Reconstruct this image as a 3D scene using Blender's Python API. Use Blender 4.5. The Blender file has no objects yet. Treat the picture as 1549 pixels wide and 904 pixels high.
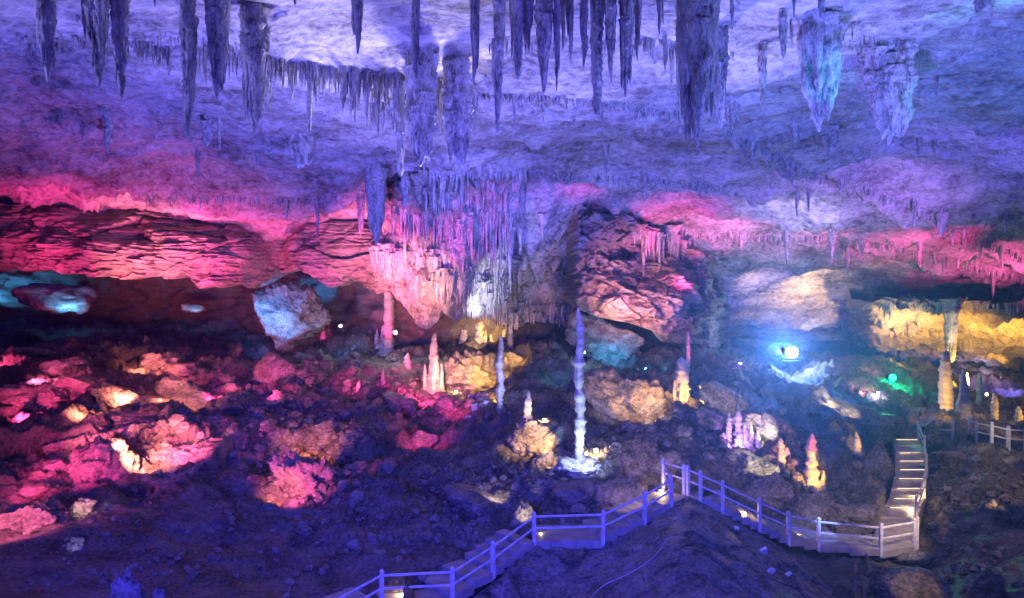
import bpy, bmesh, math, random
import numpy as np
from mathutils import Vector, Matrix
from mathutils.bvhtree import BVHTree

# ------------------------------------------------------------------ camera, world, exposure
scene = bpy.context.scene
COL = scene.collection
W, H, F, CX, CY = 1549.0, 904.0, 1000.0, 774.5, 452.0
cam_d = bpy.data.cameras.new("camera")
cam = bpy.data.objects.new("camera", cam_d)
COL.objects.link(cam)
cam.location = (0, 0, 0)
cam.rotation_euler = (math.radians(90), 0, 0)
cam_d.sensor_width = 36.0
cam_d.lens = 36.0 * F / W
cam_d.clip_end = 1000
scene.camera = cam
world = bpy.data.worlds.new("World")
scene.world = world
world.use_nodes = True
bg = world.node_tree.nodes["Background"]
bg.inputs[0].default_value = (0.032, 0.022, 0.62, 1)      # added blue ambient fill for navy shadows, entering where the shell is unbuilt
bg.inputs[1].default_value = 0.5
vs = scene.view_settings
vs.view_transform = 'Standard'
vs.look = 'None'
vs.exposure = -0.1
vs.gamma = 1.0
scene.cycles.use_denoising = True
scene.cycles.max_bounces = 5
scene.cycles.diffuse_bounces = 2
scene.cycles.use_light_tree = True
scene.cycles.sample_clamp_indirect = 4.0

rng = np.random.default_rng(7)
R0 = random.Random(11)

# ------------------------------------------------------------------ helpers
def P(px, py, Y):
    return Vector(((px - CX) / F * Y, Y, (CY - py) / F * Y))

_perm = np.arange(256); np.random.default_rng(3).shuffle(_perm); _perm = np.concatenate([_perm, _perm])
_g = np.random.default_rng(5).normal(size=(256, 3)); _g /= np.linalg.norm(_g, axis=1)[:, None]

def pnoise(p):
    i = np.floor(p).astype(np.int64); f = p - i
    u = f * f * f * (f * (f * 6 - 15) + 10)
    i &= 255
    out = np.zeros(len(p))
    for dx in (0, 1):
        wx = u[:, 0] if dx else 1 - u[:, 0]
        a = _perm[(i[:, 0] + dx) & 255]
        for dy in (0, 1):
            wy = u[:, 1] if dy else 1 - u[:, 1]
            b = _perm[a + ((i[:, 1] + dy) & 255)]
            for dz in (0, 1):
                wz = u[:, 2] if dz else 1 - u[:, 2]
                g = _g[_perm[b + ((i[:, 2] + dz) & 255)]]
                d = g[:, 0] * (f[:, 0] - dx) + g[:, 1] * (f[:, 1] - dy) + g[:, 2] * (f[:, 2] - dz)
                out += wx * wy * wz * d
    return out * 1.6

def fbm(p, octv=4, gain=0.5, lac=2.03):
    o = np.zeros(len(p)); a = 1.0
    for k in range(octv):
        o += a * pnoise(p + k * 17.3); p = p * lac; a *= gain
    return o

def ridged(p, octv=4, gain=0.5):
    o = np.zeros(len(p)); a = 1.0
    for k in range(octv):
        o += a * (1 - 2 * np.abs(pnoise(p + k * 31.7))); p = p * 2.07; a *= gain
    return o

def cells(p):
    """random value and edge distance of the Voronoi cell each point lies in"""
    i = np.floor(p).astype(np.int64); best = np.full(len(p), 9.0); sec = best.copy(); val = np.zeros(len(p))
    for dx in (-1, 0, 1):
        for dy in (-1, 0, 1):
            for dz in (-1, 0, 1):
                c = i + (dx, dy, dz); m = c & 255
                h = _perm[_perm[_perm[m[:, 0]] + m[:, 1]] + m[:, 2]]
                d = np.linalg.norm(c + 0.5 + 0.45 * _g[h] - p, axis=1)
                nb = d < best
                sec = np.where(nb, best, np.minimum(sec, d))
                val = np.where(nb, _perm[h + 7] / 255.0, val); best = np.where(nb, d, best)
    return val, sec - best

def facets(p, tilt=0.8):
    """broken rock: every Voronoi cell is a flat face of its own height and tilt"""
    i = np.floor(p).astype(np.int64); best = np.full(len(p), 9.0); sec = best.copy(); val = np.zeros(len(p))
    for dx in (-1, 0, 1):
        for dy in (-1, 0, 1):
            for dz in (-1, 0, 1):
                c = i + (dx, dy, dz); m = c & 255
                h = _perm[_perm[_perm[m[:, 0]] + m[:, 1]] + m[:, 2]]
                dl = p - (c + 0.5 + 0.45 * _g[h]); d = np.linalg.norm(dl, axis=1)
                nb = d < best
                v = _perm[h + 7] / 255.0 - 0.5 + tilt * np.sum(_g[_perm[h + 19]] * dl, axis=1)
                sec = np.where(nb, best, np.minimum(sec, d)); val = np.where(nb, v, val); best = np.where(nb, d, best)
    return val - 0.25 * (1 - sstep(0, 0.10, sec - best))

def sstep(a, b, x):
    t = np.clip((x - a) / (b - a), 0, 1); return t * t * (3 - 2 * t)

class TPS:
    """smooth inverse depth over the view, so that planes stay planes"""
    def __init__(s, pts):
        a = np.array(pts, float); s.c = a[:, :2] / 1000; n = len(a); w = 1 / a[:, 2]
        K = s.k(np.linalg.norm(s.c[:, None] - s.c[None], axis=2)) + 1e-5 * np.eye(n)
        Q = np.c_[np.ones(n), s.c]
        A = np.block([[K, Q], [Q.T, np.zeros((3, 3))]])
        s.w = np.linalg.solve(A, np.r_[w, 0, 0, 0])
    @staticmethod
    def k(r): return r * r * np.log(r + 1e-9)
    def __call__(s, px, py):
        q = np.c_[np.ravel(px), np.ravel(py)] / 1000
        o = s.w[-3] + q @ s.w[-2:]
        for j in range(len(s.c)):
            o += s.w[j] * s.k(np.hypot(q[:, 0] - s.c[j, 0], q[:, 1] - s.c[j, 1]))
        return 1 / np.clip(o, 1 / 160, 1 / 6)

def curve(pts, x):
    a = np.array(pts, float); return np.interp(x, a[:, 0], a[:, 1])

def mesh_np(name, co, faces, smooth=True):
    me = bpy.data.meshes.new(name)
    faces = np.asarray(faces); n = faces.shape[1]
    me.vertices.add(len(co)); me.vertices.foreach_set("co", np.ascontiguousarray(co, np.float32).ravel())
    me.loops.add(faces.size); me.loops.foreach_set("vertex_index", np.ascontiguousarray(faces, np.int32).ravel())
    me.polygons.add(len(faces))
    me.polygons.foreach_set("loop_start", np.arange(0, faces.size, n, dtype=np.int32))
    me.polygons.foreach_set("use_smooth", np.full(len(faces), smooth))
    me.update(calc_edges=True)
    return me

def grid_faces(nv, nu, wrap=False):
    i = np.arange(nv - 1)[:, None]; j = np.arange(nu if wrap else nu - 1)[None]
    jn = (j + 1) % nu
    return np.stack([i * nu + j, i * nu + jn, (i + 1) * nu + jn, (i + 1) * nu + j], -1).reshape(-1, 4)

def link(name, me, mat, parent=None, loc=None):
    o = bpy.data.objects.new(name, me)
    if mat is not None and not me.materials: me.materials.append(mat)
    COL.objects.link(o)
    if parent is not None: o.parent = parent
    if loc is not None: o.location = loc
    return o

def tag(o, label=None, cat=None, group=None, kind=None):
    for k, v in (("label", label), ("category", cat), ("group", group), ("kind", kind)):
        if v: o[k] = v
    return o

def empty(name, loc, label=None, cat=None, group=None):
    o = bpy.data.objects.new(name, None); o.empty_display_size = 0.3
    COL.objects.link(o); o.location = loc
    return tag(o, label, cat, group)

# ------------------------------------------------------------------ materials
def rock_material(name, dark, light, scale=0.6, stretch=(1, 1, 1), bump=0.35, rough=0.62, coord='pos', fine=9.0, veins=0.0, strata=0.0, ramp=(0.36, 0.64), bstr=1.0):
    m = bpy.data.materials.new(name); m.use_nodes = True
    nt = m.node_tree; N = nt.nodes; L = nt.links; b = N["Principled BSDF"]
    b.inputs["Roughness"].default_value = rough
    b.inputs["Specular IOR Level"].default_value = 0.35
    if coord == 'pos':
        src = N.new("ShaderNodeNewGeometry").outputs["Position"]
    else:
        src = N.new("ShaderNodeTexCoord").outputs["Object"]
    mp = N.new("ShaderNodeMapping"); mp.inputs["Scale"].default_value = stretch
    L.new(src, mp.inputs[0]); v = mp.outputs[0]
    n1 = N.new("ShaderNodeTexNoise"); n1.inputs["Scale"].default_value = scale; n1.inputs["Detail"].default_value = 9; n1.inputs["Roughness"].default_value = 0.62
    L.new(v, n1.inputs["Vector"])
    n2 = N.new("ShaderNodeTexNoise"); n2.inputs["Scale"].default_value = scale * fine; n2.inputs["Detail"].default_value = 8; n2.inputs["Roughness"].default_value = 0.7
    L.new(v, n2.inputs["Vector"])
    r = N.new("ShaderNodeValToRGB"); r.color_ramp.elements[0].position = ramp[0]; r.color_ramp.elements[1].position = ramp[1]
    r.color_ramp.elements[0].color = (*dark, 1); r.color_ramp.elements[1].color = (*light, 1)
    mx = N.new("ShaderNodeMath"); mx.operation = 'MULTIPLY_ADD'; mx.inputs[1].default_value = 0.55; 
    L.new(n2.outputs["Fac"], mx.inputs[0])
    m2 = N.new("ShaderNodeMath"); m2.operation = 'MULTIPLY'; m2.inputs[1].default_value = 0.47
    L.new(n1.outputs["Fac"], m2.inputs[0]); L.new(m2.outputs[0], mx.inputs[2])
    L.new(mx.outputs[0], r.inputs[0])
    colour = r.outputs[0]
    hgt = mx.outputs[0]
    if veins > 0:                                     # pale calcite seams
        vo = N.new("ShaderNodeTexNoise"); vo.inputs["Scale"].default_value = scale * 0.8; vo.inputs["Detail"].default_value = 5; vo.inputs["Distortion"].default_value = 0.6
        L.new(v, vo.inputs["Vector"])
        a = N.new("ShaderNodeMath"); a.operation = 'SUBTRACT'; a.inputs[1].default_value = 0.5; L.new(vo.outputs["Fac"], a.inputs[0])
        c = N.new("ShaderNodeMath"); c.operation = 'ABSOLUTE'; L.new(a.outputs[0], c.inputs[0])
        d = N.new("ShaderNodeMapRange"); d.inputs[1].default_value = 0.0; d.inputs[2].default_value = 0.02; d.inputs[3].default_value = veins; d.inputs[4].default_value = 0
        L.new(c.outputs[0], d.inputs[0])
        mix = N.new("ShaderNodeMix"); mix.data_type = 'RGBA'; mix.inputs[7].default_value = (min(1, light[0] * 1.6), min(1, light[1] * 1.6), min(1, light[2] * 1.6), 1)
        L.new(d.outputs[0], mix.inputs[0]); L.new(colour, mix.inputs[6]); colour = mix.outputs[2]
    if strata > 0:                                    # thin bedding lines
        w = N.new("ShaderNodeTexWave"); w.wave_type = 'BANDS'; w.bands_direction = 'Z'; w.inputs["Scale"].default_value = strata
        w.inputs["Distortion"].default_value = 16; w.inputs["Detail"].default_value = 4; w.inputs["Detail Scale"].default_value = 0.7
        sp = N.new("ShaderNodeMapping"); sp.inputs["Scale"].default_value = (0.15, 0.15, 1.0); L.new(src, sp.inputs[0]); L.new(sp.outputs[0], w.inputs["Vector"])
        mul = N.new("ShaderNodeMix"); mul.data_type = 'RGBA'; mul.blend_type = 'MULTIPLY'; mul.inputs[0].default_value = 0.28
        L.new(colour, mul.inputs[6]); L.new(w.outputs["Color"], mul.inputs[7]); colour = mul.outputs[2]
        ad = N.new("ShaderNodeMath"); ad.operation = 'MULTIPLY_ADD'; ad.inputs[1].default_value = 0.2
        L.new(w.outputs["Fac"], ad.inputs[0]); L.new(hgt, ad.inputs[2]); hgt = ad.outputs[0]
    L.new(colour, b.inputs["Base Color"])
    bp = N.new("ShaderNodeBump"); bp.inputs["Strength"].default_value = bstr; bp.inputs["Distance"].default_value = bump
    L.new(hgt, bp.inputs["Height"]); L.new(bp.outputs[0], b.inputs["Normal"])
    return m

def plain_material(name, col, rough=0.5, metal=0.0, noise=0.25, scale=6.0):
    m = bpy.data.materials.new(name); m.use_nodes = True
    nt = m.node_tree; N = nt.nodes; L = nt.links; b = N["Principled BSDF"]
    b.inputs["Roughness"].default_value = rough; b.inputs["Metallic"].default_value = metal
    t = N.new("ShaderNodeTexCoord"); n = N.new("ShaderNodeTexNoise"); n.inputs["Scale"].default_value = scale; n.inputs["Detail"].default_value = 6
    L.new(t.outputs["Object"], n.inputs["Vector"])
    r = N.new("ShaderNodeValToRGB"); r.color_ramp.elements[0].position = 0.3; r.color_ramp.elements[1].position = 0.7
    r.color_ramp.elements[0].color = (*[c * (1 - noise) for c in col], 1); r.color_ramp.elements[1].color = (*[min(1, c * (1 + noise)) for c in col], 1)
    L.new(n.outputs["Fac"], r.inputs[0]); L.new(r.outputs[0], b.inputs["Base Color"])
    bp = N.new("ShaderNodeBump"); bp.inputs["Strength"].default_value = 0.4; bp.inputs["Distance"].default_value = 0.01
    L.new(n.outputs["Fac"], bp.inputs["Height"]); L.new(bp.outputs[0], b.inputs["Normal"])
    return m

def glow_material(name, col, strength):
    m = bpy.data.materials.new(name); m.use_nodes = True
    b = m.node_tree.nodes["Principled BSDF"]
    b.inputs["Base Color"].default_value = (0.8, 0.8, 0.8, 1)
    b.inputs["Emission Color"].default_value = (*col, 1); b.inputs["Emission Strength"].default_value = strength
    return m

M_CEIL = rock_material("ceiling_limestone", (0.12, 0.105, 0.10), (0.56, 0.53, 0.51), 0.45, (0.8, 1.2, 1.2), 0.40, 0.45, fine=7, ramp=(0.40, 0.60))
M_WALL = rock_material("bedded_limestone", (0.12, 0.10, 0.09), (0.42, 0.38, 0.34), 0.5, (0.7, 0.7, 1.6), 0.35, 0.65, strata=0.9)
M_BACK = rock_material("shade_darkened_limestone", (0.05, 0.045, 0.045), (0.17, 0.155, 0.15), 0.4, (1, 1, 1.5), 0.4, 0.6)  # shade put into the base colour, so recesses stay dark under lamp spill
M_FLOOR = rock_material("cave_floor_rock", (0.045, 0.038, 0.034), (0.27, 0.24, 0.21), 0.7, (1, 1, 1), 0.35, 0.6, fine=10, ramp=(0.41, 0.61))
M_BLOCK = rock_material("blocky_limestone", (0.12, 0.10, 0.09), (0.44, 0.40, 0.36), 0.55, (1, 1, 1.3), 0.2, 0.65, fine=8)
M_ROCK = rock_material("boulder_limestone", (0.075, 0.062, 0.055), (0.42, 0.38, 0.34), 1.1, (1, 1, 1), 0.35, 0.55, fine=7, ramp=(0.41, 0.60))
M_CALC = rock_material("stalactite_calcite", (0.07, 0.06, 0.06), (0.66, 0.63, 0.60), 2.2, (1.5, 1.5, 0.55), 0.22, 0.42, fine=5, ramp=(0.39, 0.60))
M_FLOW = rock_material("flowstone_calcite", (0.12, 0.10, 0.09), (0.60, 0.56, 0.50), 1.3, (1.8, 1.8, 0.4), 0.25, 0.45, fine=6, ramp=(0.38, 0.62))
M_PALE = rock_material("stalagmite_calcite", (0.16, 0.145, 0.13), (0.58, 0.54, 0.48), 2.2, (0.7, 0.7, 2.4), 0.06, 0.5, fine=5)
M_FENCE = plain_material("painted_concrete", (0.60, 0.59, 0.60), 0.6, 0, 0.22, 5)
M_PAVE = plain_material("walkway_concrete", (0.30, 0.28, 0.27), 0.55, 0, 0.3, 2)
M_STONE = plain_material("masonry_stone", (0.17, 0.16, 0.16), 0.7, 0, 0.4, 3)
M_BODY = plain_material("lamp_housing_paint", (0.05, 0.05, 0.055), 0.45, 0.3, 0.2, 8)
M_WHITE = plain_material("pale_board", (0.72, 0.70, 0.68), 0.6, 0, 0.1, 5)
M_CABLE = plain_material("cable_sheath", (0.32, 0.31, 0.33), 0.45, 0, 0.1, 8)

# ------------------------------------------------------------------ the cave shell
BV, BF = [], []          # coarse copy for ray casts
def remember(co, nv, nu, st=3):
    g = co.reshape(nv, nu, 3)[::st, ::st]
    base = sum(len(x) for x in BV)
    BV.append(g.reshape(-1, 3)); BF.append(grid_faces(g.shape[0], g.shape[1]) + base)

def patch(name, nu, nv, px0, px1, top, bot, depth, disp, mat, gamma=1.0, curl=None, keep=True, edge=None):
    u = np.linspace(px0, px1, nu); v = np.linspace(0, 1, nv) ** gamma
    PX = np.repeat(u[None], nv, 0); t = curve(top, u); b = curve(bot, u)
    PY = t[None] + (b - t)[None] * v[:, None]
    Y = depth(PX, PY).reshape(nv, nu)
    co = np.stack([(PX - CX) / F * Y, Y, (CY - PY) / F * Y], -1)
    co = disp(co.reshape(-1, 3), PX.ravel(), PY.ravel()).reshape(nv, nu, 3)
    if edge:                                           # the sides round off and run back into the rock behind
        el, er, push = edge
        n = 9 * pnoise(np.c_[PY.ravel() * 0.05, PX.ravel() * 0 + px0, PX.ravel() * 0]).reshape(nv, nu) + 4 * pnoise(np.c_[PY.ravel() * 0.2, PX.ravel() * 0 + px0, PX.ravel() * 0]).reshape(nv, nu)
        a = np.zeros_like(PX)
        if el: a += np.clip(1 - (PX - px0 + n) / el, 0, 1.3) ** 2.2
        if er: a += np.clip(1 - (px1 - PX + n) / er, 0, 1.3) ** 2.2
        k = 1 + push * a / np.maximum(Y, 1)
        co[:, :, 1] += push * a; co[:, :, 0] *= 1 + (k - 1) * 0.75
    if curl:                                           # the lower lip turns back into the rock
        rows = []
        for k in range(1, 7):
            r = co[-1].copy(); r[:, 1] += curl[0] * k / 6; r[:, 2] += curl[1] * (k / 6) ** 1.5
            r[:, 2] -= 0.25 * math.sin(math.pi * k / 6) * abs(curl[1]) * 0.3
            rows.append(r)
        co = np.concatenate([co, np.stack(rows)], 0); nv += 6
    flat = co.reshape(-1, 3)
    me = mesh_np(name, flat, grid_faces(nv, nu)[:, ::-1])
    o = link(name, me, mat); o["kind"] = "structure"
    if keep: remember(flat, nv, nu)
    return o

# ceiling
CEIL_D = TPS([(-350,-350,11),(-350,0,19),(-350,150,28),(-350,300,40),(-350,500,60),
 (0,-350,11.5),(0,0,20),(0,100,26),(0,200,34),(0,260,40),(0,318,45),(300,0,20),(300,120,27),(300,220,36),(300,300,43.5),(300,328,46.5),
 (560,-350,11.5),(560,0,20),(560,100,25.5),(560,200,33),(560,260,40.5),(560,330,47),
 (800,-350,11.5),(800,0,20),(800,150,29.5),(800,260,43),(800,330,49.5),(800,400,53.5),(800,490,57),
 (1000,0,20),(1000,150,29.5),(1000,280,47),(1000,350,55),(1000,450,64),(1000,490,66),
 (1200,400,60),(1200,490,71),(1300,-350,11.5),(1300,0,20),(1300,150,29.5),(1300,300,47),(1300,400,60),(1300,462,69),
 (1549,0,19.5),(1549,150,28.5),(1549,300,44.5),(1549,400,57),(1549,460,65),(1900,-350,11),(1900,0,18.5),(1900,200,32),(1900,460,60)])
LEDGES = [  # polyline in view, drop in metres, how far the lip sags towards the viewer
 ([(-350,255),(0,262),(120,270),(250,287),(330,297),(450,299),(560,290)], 1.7, 30),
 ([(380,78),(440,96),(520,108),(600,116),(660,125),(715,128)], 1.0, 34),
 ([(700,142),(760,143),(860,150),(960,160),(1030,173),(1090,195),(1150,232),(1220,262),(1290,282),(1350,300),(1400,322),(1440,348),(1549,392),(1900,500)], 1.0, 24),
 ([(640,256),(700,261),(800,265),(900,268),(1000,274),(1090,282),(1190,305)], 0.9, 18),
 ([(960,352),(1060,358),(1200,360),(1300,366),(1400,384),(1549,424),(1900,520)], 0.9, 14),
 ([(700,290),(760,296),(830,318),(868,335)], 2.0, 18),
 ([(740,335),(790,345),(850,355),(868,362)], 2.0, 15),
 ([(745,380),(800,392),(868,418)], 2.0, 18),
 ([(150,62),(230,68),(260,80)], 0.4, 12),
 ([(960,62),(1010,64),(1100,66),(1150,72)], 0.4, 14),
 ([(1290,118),(1400,118),(1549,126),(1900,150)], 0.25, 10),
 ([(1380,150),(1440,180),(1549,215),(1900,330)], 0.4, 12),
 ([(1300,458),(1380,464),(1549,466),(1900,468)], 1.2, 22),
 ([(60,190),(200,206),(330,214),(480,240)], 0.25, 14),
]
def ceil_disp(co, px, py):
    d = 0.9 * fbm(co * (0.08, 0.11, 0.1), 3) + 0.14 * fbm(co * (0.6, 0.9, 0.9), 4, 0.55)
    sheet = fbm(co * (0.07, 0.16, 0.1) + 21, 5, 0.5) * 2.6      # thin overlapping sheets, each edge a small step
    d += 0.26 * (np.floor(sheet) + sstep(0.0, 0.10, sheet - np.floor(sheet)))
    wp = co + 0.5 * np.c_[pnoise(co * 0.5), pnoise(co * 0.5 + 9), pnoise(co * 0 + 19)]
    d += 0.22 * facets(wp * (0.22, 0.45, 0.3), 0.5) + 0.14 * facets(wp * (0.7, 1.3, 0.8) + 3, 0.7)
    reg = np.exp(-((px - 790) / 75) ** 2 - ((py - 380) / 95) ** 2) + 0.6 * np.exp(-((px - 60) / 180) ** 2 - ((py - 285) / 40) ** 2)
    d += reg * (1.9 * facets(wp * (0.22, 0.45, 0.5) + 8, 0.7) + 0.5 * ridged(co * (0.5, 0.8, 0.8), 3))
    far = np.clip(co[:, 1] / 30, 0.6, 1.5)
    co = co.copy(); co[:, 2] += d * far * 0.8
    wob = 4.0 * pnoise(np.c_[px * 0.03, py * 0.005, px * 0]) + 2 * pnoise(np.c_[px * 0.1, py * 0.01, px * 0 + 4])
    for pts, h, sag in LEDGES:
        a = np.array(pts, float); s = py - (np.interp(px, a[:, 0], a[:, 1]) + wob)
        fade = sstep(a[0, 0] - 5, a[0, 0] + 45, px) * (1 - sstep(a[-1, 0] - 45, a[-1, 0] + 5, px))
        sh = np.where(s < 0, np.exp(s / sag), np.clip(1 - s / 2.5, 0, 1))
        co[:, 2] -= h * fade * sh - 1.1 * min(1.0, h) * fade * np.exp(-((s - 4.5) / 3.2) ** 2)
    return co
CE_BOT = [(-350,312),(0,318),(130,327),(230,330),(330,330),(420,340),(520,350),(600,370),(680,400),(730,460),(770,492),(1270,502),(1310,468),(1549,474),(1900,474)]
patch("ceiling", 760, 430, -350, 1900, [(-350, -350), (1900, -350)], CE_BOT, CEIL_D, ceil_disp, M_CEIL, 0.9, (3, 1.5))

# the rest of the vault, over and behind the viewer's sides
def vault_disp(co, px, py): return co

# red cliff band on the left
CLIFF_TOP = [(-350,300),(0,308),(130,316),(330,320),(420,330),(520,335),(640,340)]
CLIFF_BOT = [(-350,392),(0,399),(60,404),(130,412),(200,420),(260,417),(330,433),(375,431),(412,407),(450,414),(520,428),(575,440),(640,430)]
CLIFF_D = TPS([(-350,310,45),(-350,390,44),(0,315,45),(0,360,43),(0,400,43.5),(150,320,46),(150,370,43),(150,415,43.5),(300,325,46.5),(300,380,43.6),(300,430,44.5),
 (380,335,47),(380,380,45.5),(412,345,48.5),(413,380,48.6),(412,405,48.6),(445,345,47.5),(450,385,46.4),(520,340,47),(520,390,45.5),(520,425,46),(600,350,46.5),(600,430,45.5),(640,380,46)])
def bed_disp(amp):
    def f(co, px, py):
        w = co[:, 2] * 1.0 + 0.5 * fbm(co * (0.12, 0.12, 0.12), 3) - 0.012 * np.abs(px - 200) * 0
        lam = fbm(np.c_[co[:, 0] * 0.22, co[:, 1] * 0.2, w * 2.6], 5, 0.66)
        lam2 = ridged(np.c_[co[:, 0] * 0.6, co[:, 1] * 0.3, w * 4.0], 4)
        worn = sstep(-0.35, 0.35, pnoise(co * (0.16, 0.16, 0.3) + 50))      # bare smooth patches between the bedded ones
        d = amp * (0.2 + 0.8 * worn) * (0.5 * lam + 0.10 * lam2) + 0.9 * fbm(co * 0.24 + 7, 5) + 0.12 * fbm(co * 1.6, 3) + 0.9 * facets(co * (0.16, 0.3, 0.42) + 0.4 * pnoise(co * 0.3)[:, None], 0.7) + 0.28 * facets(co * (0.5, 0.5, 1.3) + 4, 0.8)
        co = co.copy(); co[:, 1] -= d
        edge_ = sstep(0.72, 1.0, (py - curve(CLIFF_TOP, px)) / (curve(CLIFF_BOT, px) - curve(CLIFF_TOP, px)))
        co[:, 2] += edge_ * (0.5 * fbm(np.c_[co[:, 0] * 0.5, co[:, 0] * 0, co[:, 0] * 0], 4, 0.6) + 0.25 * pnoise(np.c_[co[:, 0] * 2.3, co[:, 0] * 0, co[:, 0] * 0]))
        return co
    return f
patch("cave_wall", 420, 150, -350, 640, CLIFF_TOP, CLIFF_BOT, CLIFF_D, bed_disp(0.7), M_WALL, 1.0, (6, 0.8), edge=(0, 40, 6))

# back wall of the chamber
BACK_D = TPS([(-350,300,64),(-350,600,64),(0,420,60),(300,470,63),(500,470,58),(700,480,55),(850,480,57),(1000,500,62),(1150,480,76),(1250,480,76),(1320,480,74),
 (1450,500,82),(1549,520,84),(1900,520,80),(800,600,62),(300,600,66),(1200,600,84),(1549,640,92),(1900,300,84),(1000,300,84),(1549,300,90)])
def back_disp(co, px, py):
    d = 1.6 * fbm(co * 0.13, 3) + 0.9 * facets(co * (0.3, 0.3, 0.6), 0.8) + 0.6 * ridged(co * (0.35, 0.35, 0.7), 4) + 0.3 * fbm(co * (0.8, 0.8, 2.2), 3)
    co = co.copy(); co[:, 1] -= d; return co
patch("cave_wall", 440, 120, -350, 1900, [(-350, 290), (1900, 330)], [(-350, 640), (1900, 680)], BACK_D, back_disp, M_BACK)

# low vault of the right-hand passage
VAULT_D = TPS([(1280,455,60),(1280,560,84),(1400,455,58),(1400,500,65),(1400,560,80),(1549,455,56),(1549,500,62),(1549,555,76),(1900,455,50),(1900,560,72)])
def vlt_disp(co, px, py):
    d = 0.9 * ridged(co * (0.16, 0.3, 0.5) + 3, 4) + 0.5 * fbm(co * (0.5, 0.8, 0.8), 4)
    d += 0.9 * facets(co * (0.35, 0.35, 0.6), 0.7) + 0.3 * facets(co * (1.0, 0.8, 1.6), 0.8)
    co = co.copy(); co[:, 2] -= d * 0.8; return co
patch("ceiling", 320, 130, 1285, 1900, [(1285, 448), (1900, 452)], [(1285, 505), (1330, 540), (1400, 558), (1470, 556), (1549, 562), (1900, 575)], VAULT_D, vlt_disp, M_BLOCK, 1.0, (5, 1), edge=(45, 0, 14))

# blocky cliff right of the centre
BLOCK_D = TPS([(850,305,49),(1000,352,54),(1110,380,60),(862,400,49.5),(930,350,51.2),(960,405,54.5),(1000,395,54.5),(935,432,50),(1000,432,51),(1040,425,52.5),
 (945,470,48.6),(990,485,48.8),(1030,470,50.5),(1080,450,55),(1110,520,57),(860,490,52),(1060,395,56),(900,390,51.5)])
def block_disp(co, px, py):
    wp = co + 0.25 * np.c_[pnoise(co * 0.8), pnoise(co * 0.8 + 9), pnoise(co * 0.8 + 19)]
    v, e = cells(wp * (0.62, 0.4, 0.75)); v2, e2 = cells(wp * (1.5, 0.8, 2.0) + 3)
    d = 1.6 * facets(wp * (0.5, 0.4, 0.7), 0.7) + 0.5 * facets(wp * (1.5, 0.8, 2.0) + 3, 0.8) + 0.9 * ridged(co * (0.2, 0.2, 0.5), 3) + 0.25 * fbm(co * 1.3, 4) + 0.3 * fbm(co * 0.4, 2)
    co = co.copy(); co[:, 1] -= d; return co
patch("cave_wall", 190, 180, 852, 1110, [(852, 312), (872, 306), (905, 322), (935, 326), (960, 342), (1000, 350), (1050, 352), (1110, 372)], [(852, 452), (880, 470), (905, 480), (950, 488), (985, 500), (1000, 516), (1060, 520), (1110, 540)], BLOCK_D, block_disp, M_BLOCK, 1.0, (4, 0.6), edge=(26, 60, 10))

# flowstone mass in the middle
FLOW_D = TPS([(520,260,43),(520,330,45),(520,420,45),(600,255,40),(600,300,42.5),(600,380,44.5),(600,470,46),(650,300,42),(650,380,43.5),(650,440,43),(650,500,45),
 (720,262,42),(720,300,43.5),(720,350,44),(720,420,45.5),(720,470,46.5),(780,330,47),(780,420,50),(800,480,53)])
def flow_disp(co, px, py):
    fl = ridged(np.c_[co[:, 0] * 1.5, co[:, 1] * 0.5, co[:, 2] * 0.18], 3) 
    fl2 = pnoise(np.c_[co[:, 0] * 5.5, co[:, 1], co[:, 2] * 0.35])
    ter = np.sin((co[:, 2] + 0.5 * pnoise(co * (0.5, 0.5, 0.3))) * 2.6)
    v, e = cells(co * (0.9, 0.6, 0.7)); d = 0.42 * fl + 0.22 * fl2 + 0.42 * np.maximum(ter, -0.5) * (0.5 + pnoise(co * 0.4)) + 1.0 * fbm(co * 0.35, 3) + 0.22 * fbm(co * 1.7, 4, 0.6) + 0.45 * (v - 0.5)
    co = co.copy(); co[:, 1] -= d; return co
patch("cave_wall", 280, 230, 545, 800, [(545, 290), (580, 285), (640, 262), (700, 266), (760, 330), (800, 380)],
      [(545, 424), (575, 430), (590, 428), (600, 452), (618, 470), (632, 492), (648, 498), (660, 486), (668, 470), (690, 486), (715, 470), (740, 482), (800, 500)], FLOW_D, flow_disp, M_FLOW, 1.0, (4, 0.5), edge=(34, 40, 9))

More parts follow.
